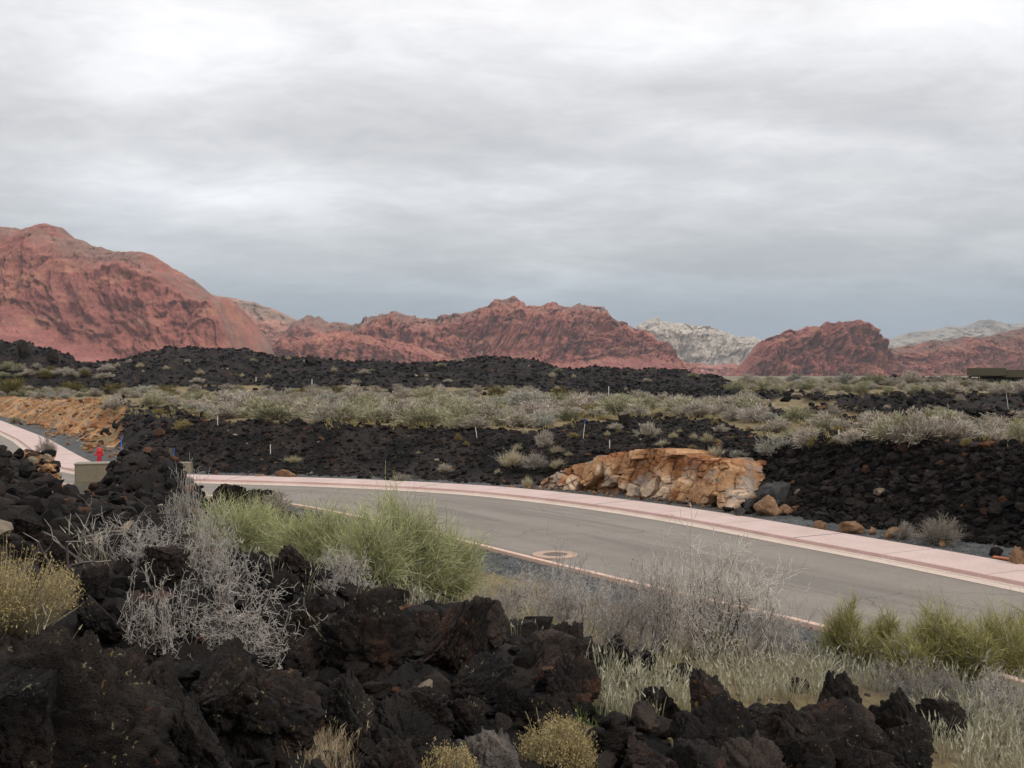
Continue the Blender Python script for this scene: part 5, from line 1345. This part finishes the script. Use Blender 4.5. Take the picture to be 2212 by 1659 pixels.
hb('wall', WALLM, 2122, 2320, 813.8, 838, 1.0, 6)
for a_, b_ in ((2126, 2150), (2153, 2185), (2190, 2222), (2226, 2270)):
    wf = hb('window', WALLM, a_, b_, 817.2, 834, .93, .99, .01); hb('pane', GLS, a_ + 1, b_ - 1, 818, 833, .90, .925, .0, wf)
hb('column', ROOF, 2118, 2120, 814.1, 840, -1.0, -.8, .01)
#@@CAMERA
bm = bmesh.new(); bbox(bm, -9500, 9500, -9500, 9500, -48, 285)
hz_m = bpy.data.materials.new('thin_haze'); hz_m.use_nodes = True; nt = hz_m.node_tree
for n in list(nt.nodes): nt.nodes.remove(n)
o_ = nt.nodes.new('ShaderNodeOutputMaterial'); pv = nt.nodes.new('ShaderNodeVolumePrincipled')
pv.inputs['Color'].default_value = (.86, .90, .97, 1); pv.inputs['Density'].default_value = 7.5e-5; pv.inputs['Anisotropy'].default_value = .2
nt.links.new(pv.outputs[0], o_.inputs['Volume'])
tag(bm_obj('haze', bm, hz_m), kind='stuff')
cam = bpy.data.cameras.new('camera'); co = bpy.data.objects.new('camera', cam); COL.objects.link(co)
cam.sensor_width = 36; cam.lens = 36 * F / 2212; cam.clip_end = 30000; cam.clip_start = .05
co.location = (0, 0, CAMZ); co.rotation_euler = (math.radians(90) - math.atan(19.5 / F), 0, 0)
scene.camera = co
SUN_EL, SUN_AZ = math.radians(38), math.radians(128)         # azimuth clockwise from +Y: behind the camera, to its right
sl = bpy.data.lights.new('sun', 'SUN'); sl.energy = 1.5; sl.angle = math.radians(12); sl.color = (1, .95, .88)
so = bpy.data.objects.new('sun', sl); COL.objects.link(so)
sd = Vector((math.sin(SUN_AZ) * math.cos(SUN_EL), math.cos(SUN_AZ) * math.cos(SUN_EL), math.sin(SUN_EL)))
so.rotation_euler = sd.to_track_quat('Z', 'Y').to_euler()
w = bpy.data.worlds.new('World'); scene.world = w; w.use_nodes = True
nt = w.node_tree
for n in list(nt.nodes): nt.nodes.remove(n)
out = nt.nodes.new('ShaderNodeOutputWorld'); bg = nt.nodes.new('ShaderNodeBackground'); bg.inputs[1].default_value = .1
nt.links.new(bg.outputs[0], out.inputs[0])
sky = nt.nodes.new('ShaderNodeTexSky'); sky.sky_type = 'NISHITA'; sky.sun_disc = False
sky.sun_elevation = SUN_EL; sky.sun_rotation = SUN_AZ
tc = nt.nodes.new('ShaderNodeTexCoord'); sx = nt.nodes.new('ShaderNodeSeparateXYZ'); nt.links.new(tc.outputs['Generated'], sx.inputs[0])
def mth(op, a, b=None):
    n = nt.nodes.new('ShaderNodeMath'); n.operation = op
    for i, x in enumerate((a, b)):
        if x is None: continue
        if isinstance(x, (int, float)): n.inputs[i].default_value = x
        else: nt.links.new(x, n.inputs[i])
    return n.outputs[0]
zc = mth('MAXIMUM', sx.outputs[2], 0.0); zd = mth('ADD', zc, .16)
px, py = mth('DIVIDE', sx.outputs[0], zd), mth('DIVIDE', sx.outputs[1], zd)
cb = nt.nodes.new('ShaderNodeCombineXYZ'); nt.links.new(px, cb.inputs[0]); nt.links.new(py, cb.inputs[1])
v1 = mapping(nt, cb.outputs[0], (.62, .72, 1), (0, 0, -.30), (2.9, 1.1, 0))
v2 = mapping(nt, cb.outputs[0], (.75, 1.0, 1), (0, 0, -.18), (4.3, 2.2, 0))
nA = noise(nt, v1, .95, 7, .52, .8); nB = noise(nt, v2, 2.6, 7, .58, .5)
nC = noise(nt, mapping(nt, cb.outputs[0], (1, 1.25, 1), (0, 0, -.4), (9.1, 3.3, 0)), 6.5, 6, .6, .6)
nf = mixn(nt, .20, mixn(nt, .36, nA, nB), nC)
S = 11.2
el = sx.outputs[2]
base = ramp(nt, el, [(0, (.29, .345, .41)), (.035, (.265, .33, .40)), (.06, (.33, .385, .44)), (.10, (.53, .56, .59)), (.16, (.66, .67, .69)), (.33, (.78, .775, .79)), (1.0, (1.35, 1.35, 1.35))])
amp_ = ramp(nt, el, [(0, .25), (.06, .5), (.12, .85), (.3, 1)])
cl = ramp(nt, nf, [(.32, (.74, .755, .78)), (.43, (.87, .878, .89)), (.505, (1.0, 1.0, 1.0)), (.57, (1.12, 1.12, 1.115)), (.67, (1.28, 1.28, 1.275))])
ya = mth('MAXIMUM', mth('ABSOLUTE', sx.outputs[1]), .05)
wob_ = nt.nodes.new('ShaderNodeTexNoise'); wob_.inputs['Scale'].default_value = 2.2; wob_.inputs['Detail'].default_value = 5; nt.links.new(cb.outputs[0], wob_.inputs['Vector'])
ws = nt.nodes.new('ShaderNodeSeparateXYZ'); nt.links.new(wob_.outputs['Color'], ws.inputs[0])
aa = mth('ADD', mth('DIVIDE', sx.outputs[0], ya), mth('MULTIPLY', mth('SUBTRACT', ws.outputs[0], .5), .22))
ee = mth('ADD', mth('DIVIDE', sx.outputs[2], ya), mth('MULTIPLY', mth('SUBTRACT', ws.outputs[1], .5), .07))
tot = 1.0
for (bu, bv, su, sv, am) in ((850, 290, 600, 90, -.11), (1800, 220, 400, 110, -.09), (80, 270, 210, 120, -.10), (1500, 560, 800, 55, -.10), (1480, 80, 420, 60, .14), (390, 430, 250, 90, .32), (1100, 415, 480, 38, .20), (1700, 315, 420, 36, .16), (330, 130, 200, 140, .15), (760, 60, 250, 60, .08), (2100, 30, 200, 60, .14), (1250, 620, 400, 20, .12)):
    dx = mth('DIVIDE', mth('SUBTRACT', aa, (bu - CX) / F), su / F); dy = mth('DIVIDE', mth('SUBTRACT', ee, (HY - bv) / F), sv / F)
    g_ = mth('MULTIPLY', mth('EXPONENT', mth('MULTIPLY', mth('ADD', mth('MULTIPLY', dx, dx), mth('MULTIPLY', dy, dy)), -1.0)), am)
    tot = mth('ADD', g_, tot)
tv = nt.nodes.new('ShaderNodeCombineXYZ')
for i in range(3): nt.links.new(tot, tv.inputs[i])
cl = mixn(nt, amp_, (1.0, 1.0, 1.0), cl)
cl = mixn(nt, 1.0, cl, tv.outputs[0], 'MULTIPLY')
cc = mixn(nt, 1.0, base, cl, 'MULTIPLY')
sc_ = nt.nodes.new('ShaderNodeVectorMath'); sc_.operation = 'SCALE'; sc_.inputs['Scale'].default_value = S
nt.links.new(cc, sc_.inputs[0])
fin = mixn(nt, .95, sky.outputs[0], sc_.outputs[0])
gl = nt.nodes.new('ShaderNodeMath'); gl.operation = 'LESS_THAN'; gl.inputs[1].default_value = -.005; nt.links.new(el, gl.inputs[0])
fin = mixn(nt, gl.outputs[0], fin, (1.6, 1.2, 1.0))
nt.links.new(fin, bg.inputs[0])
scene.view_settings.view_transform = 'Standard'; scene.view_settings.look = 'None'
scene.view_settings.exposure = 0; scene.view_settings.gamma = 1
scene.cycles.max_bounces = 6; scene.cycles.diffuse_bounces = 3; scene.cycles.transparent_max_bounces = 6
scene.cycles.use_denoising = True
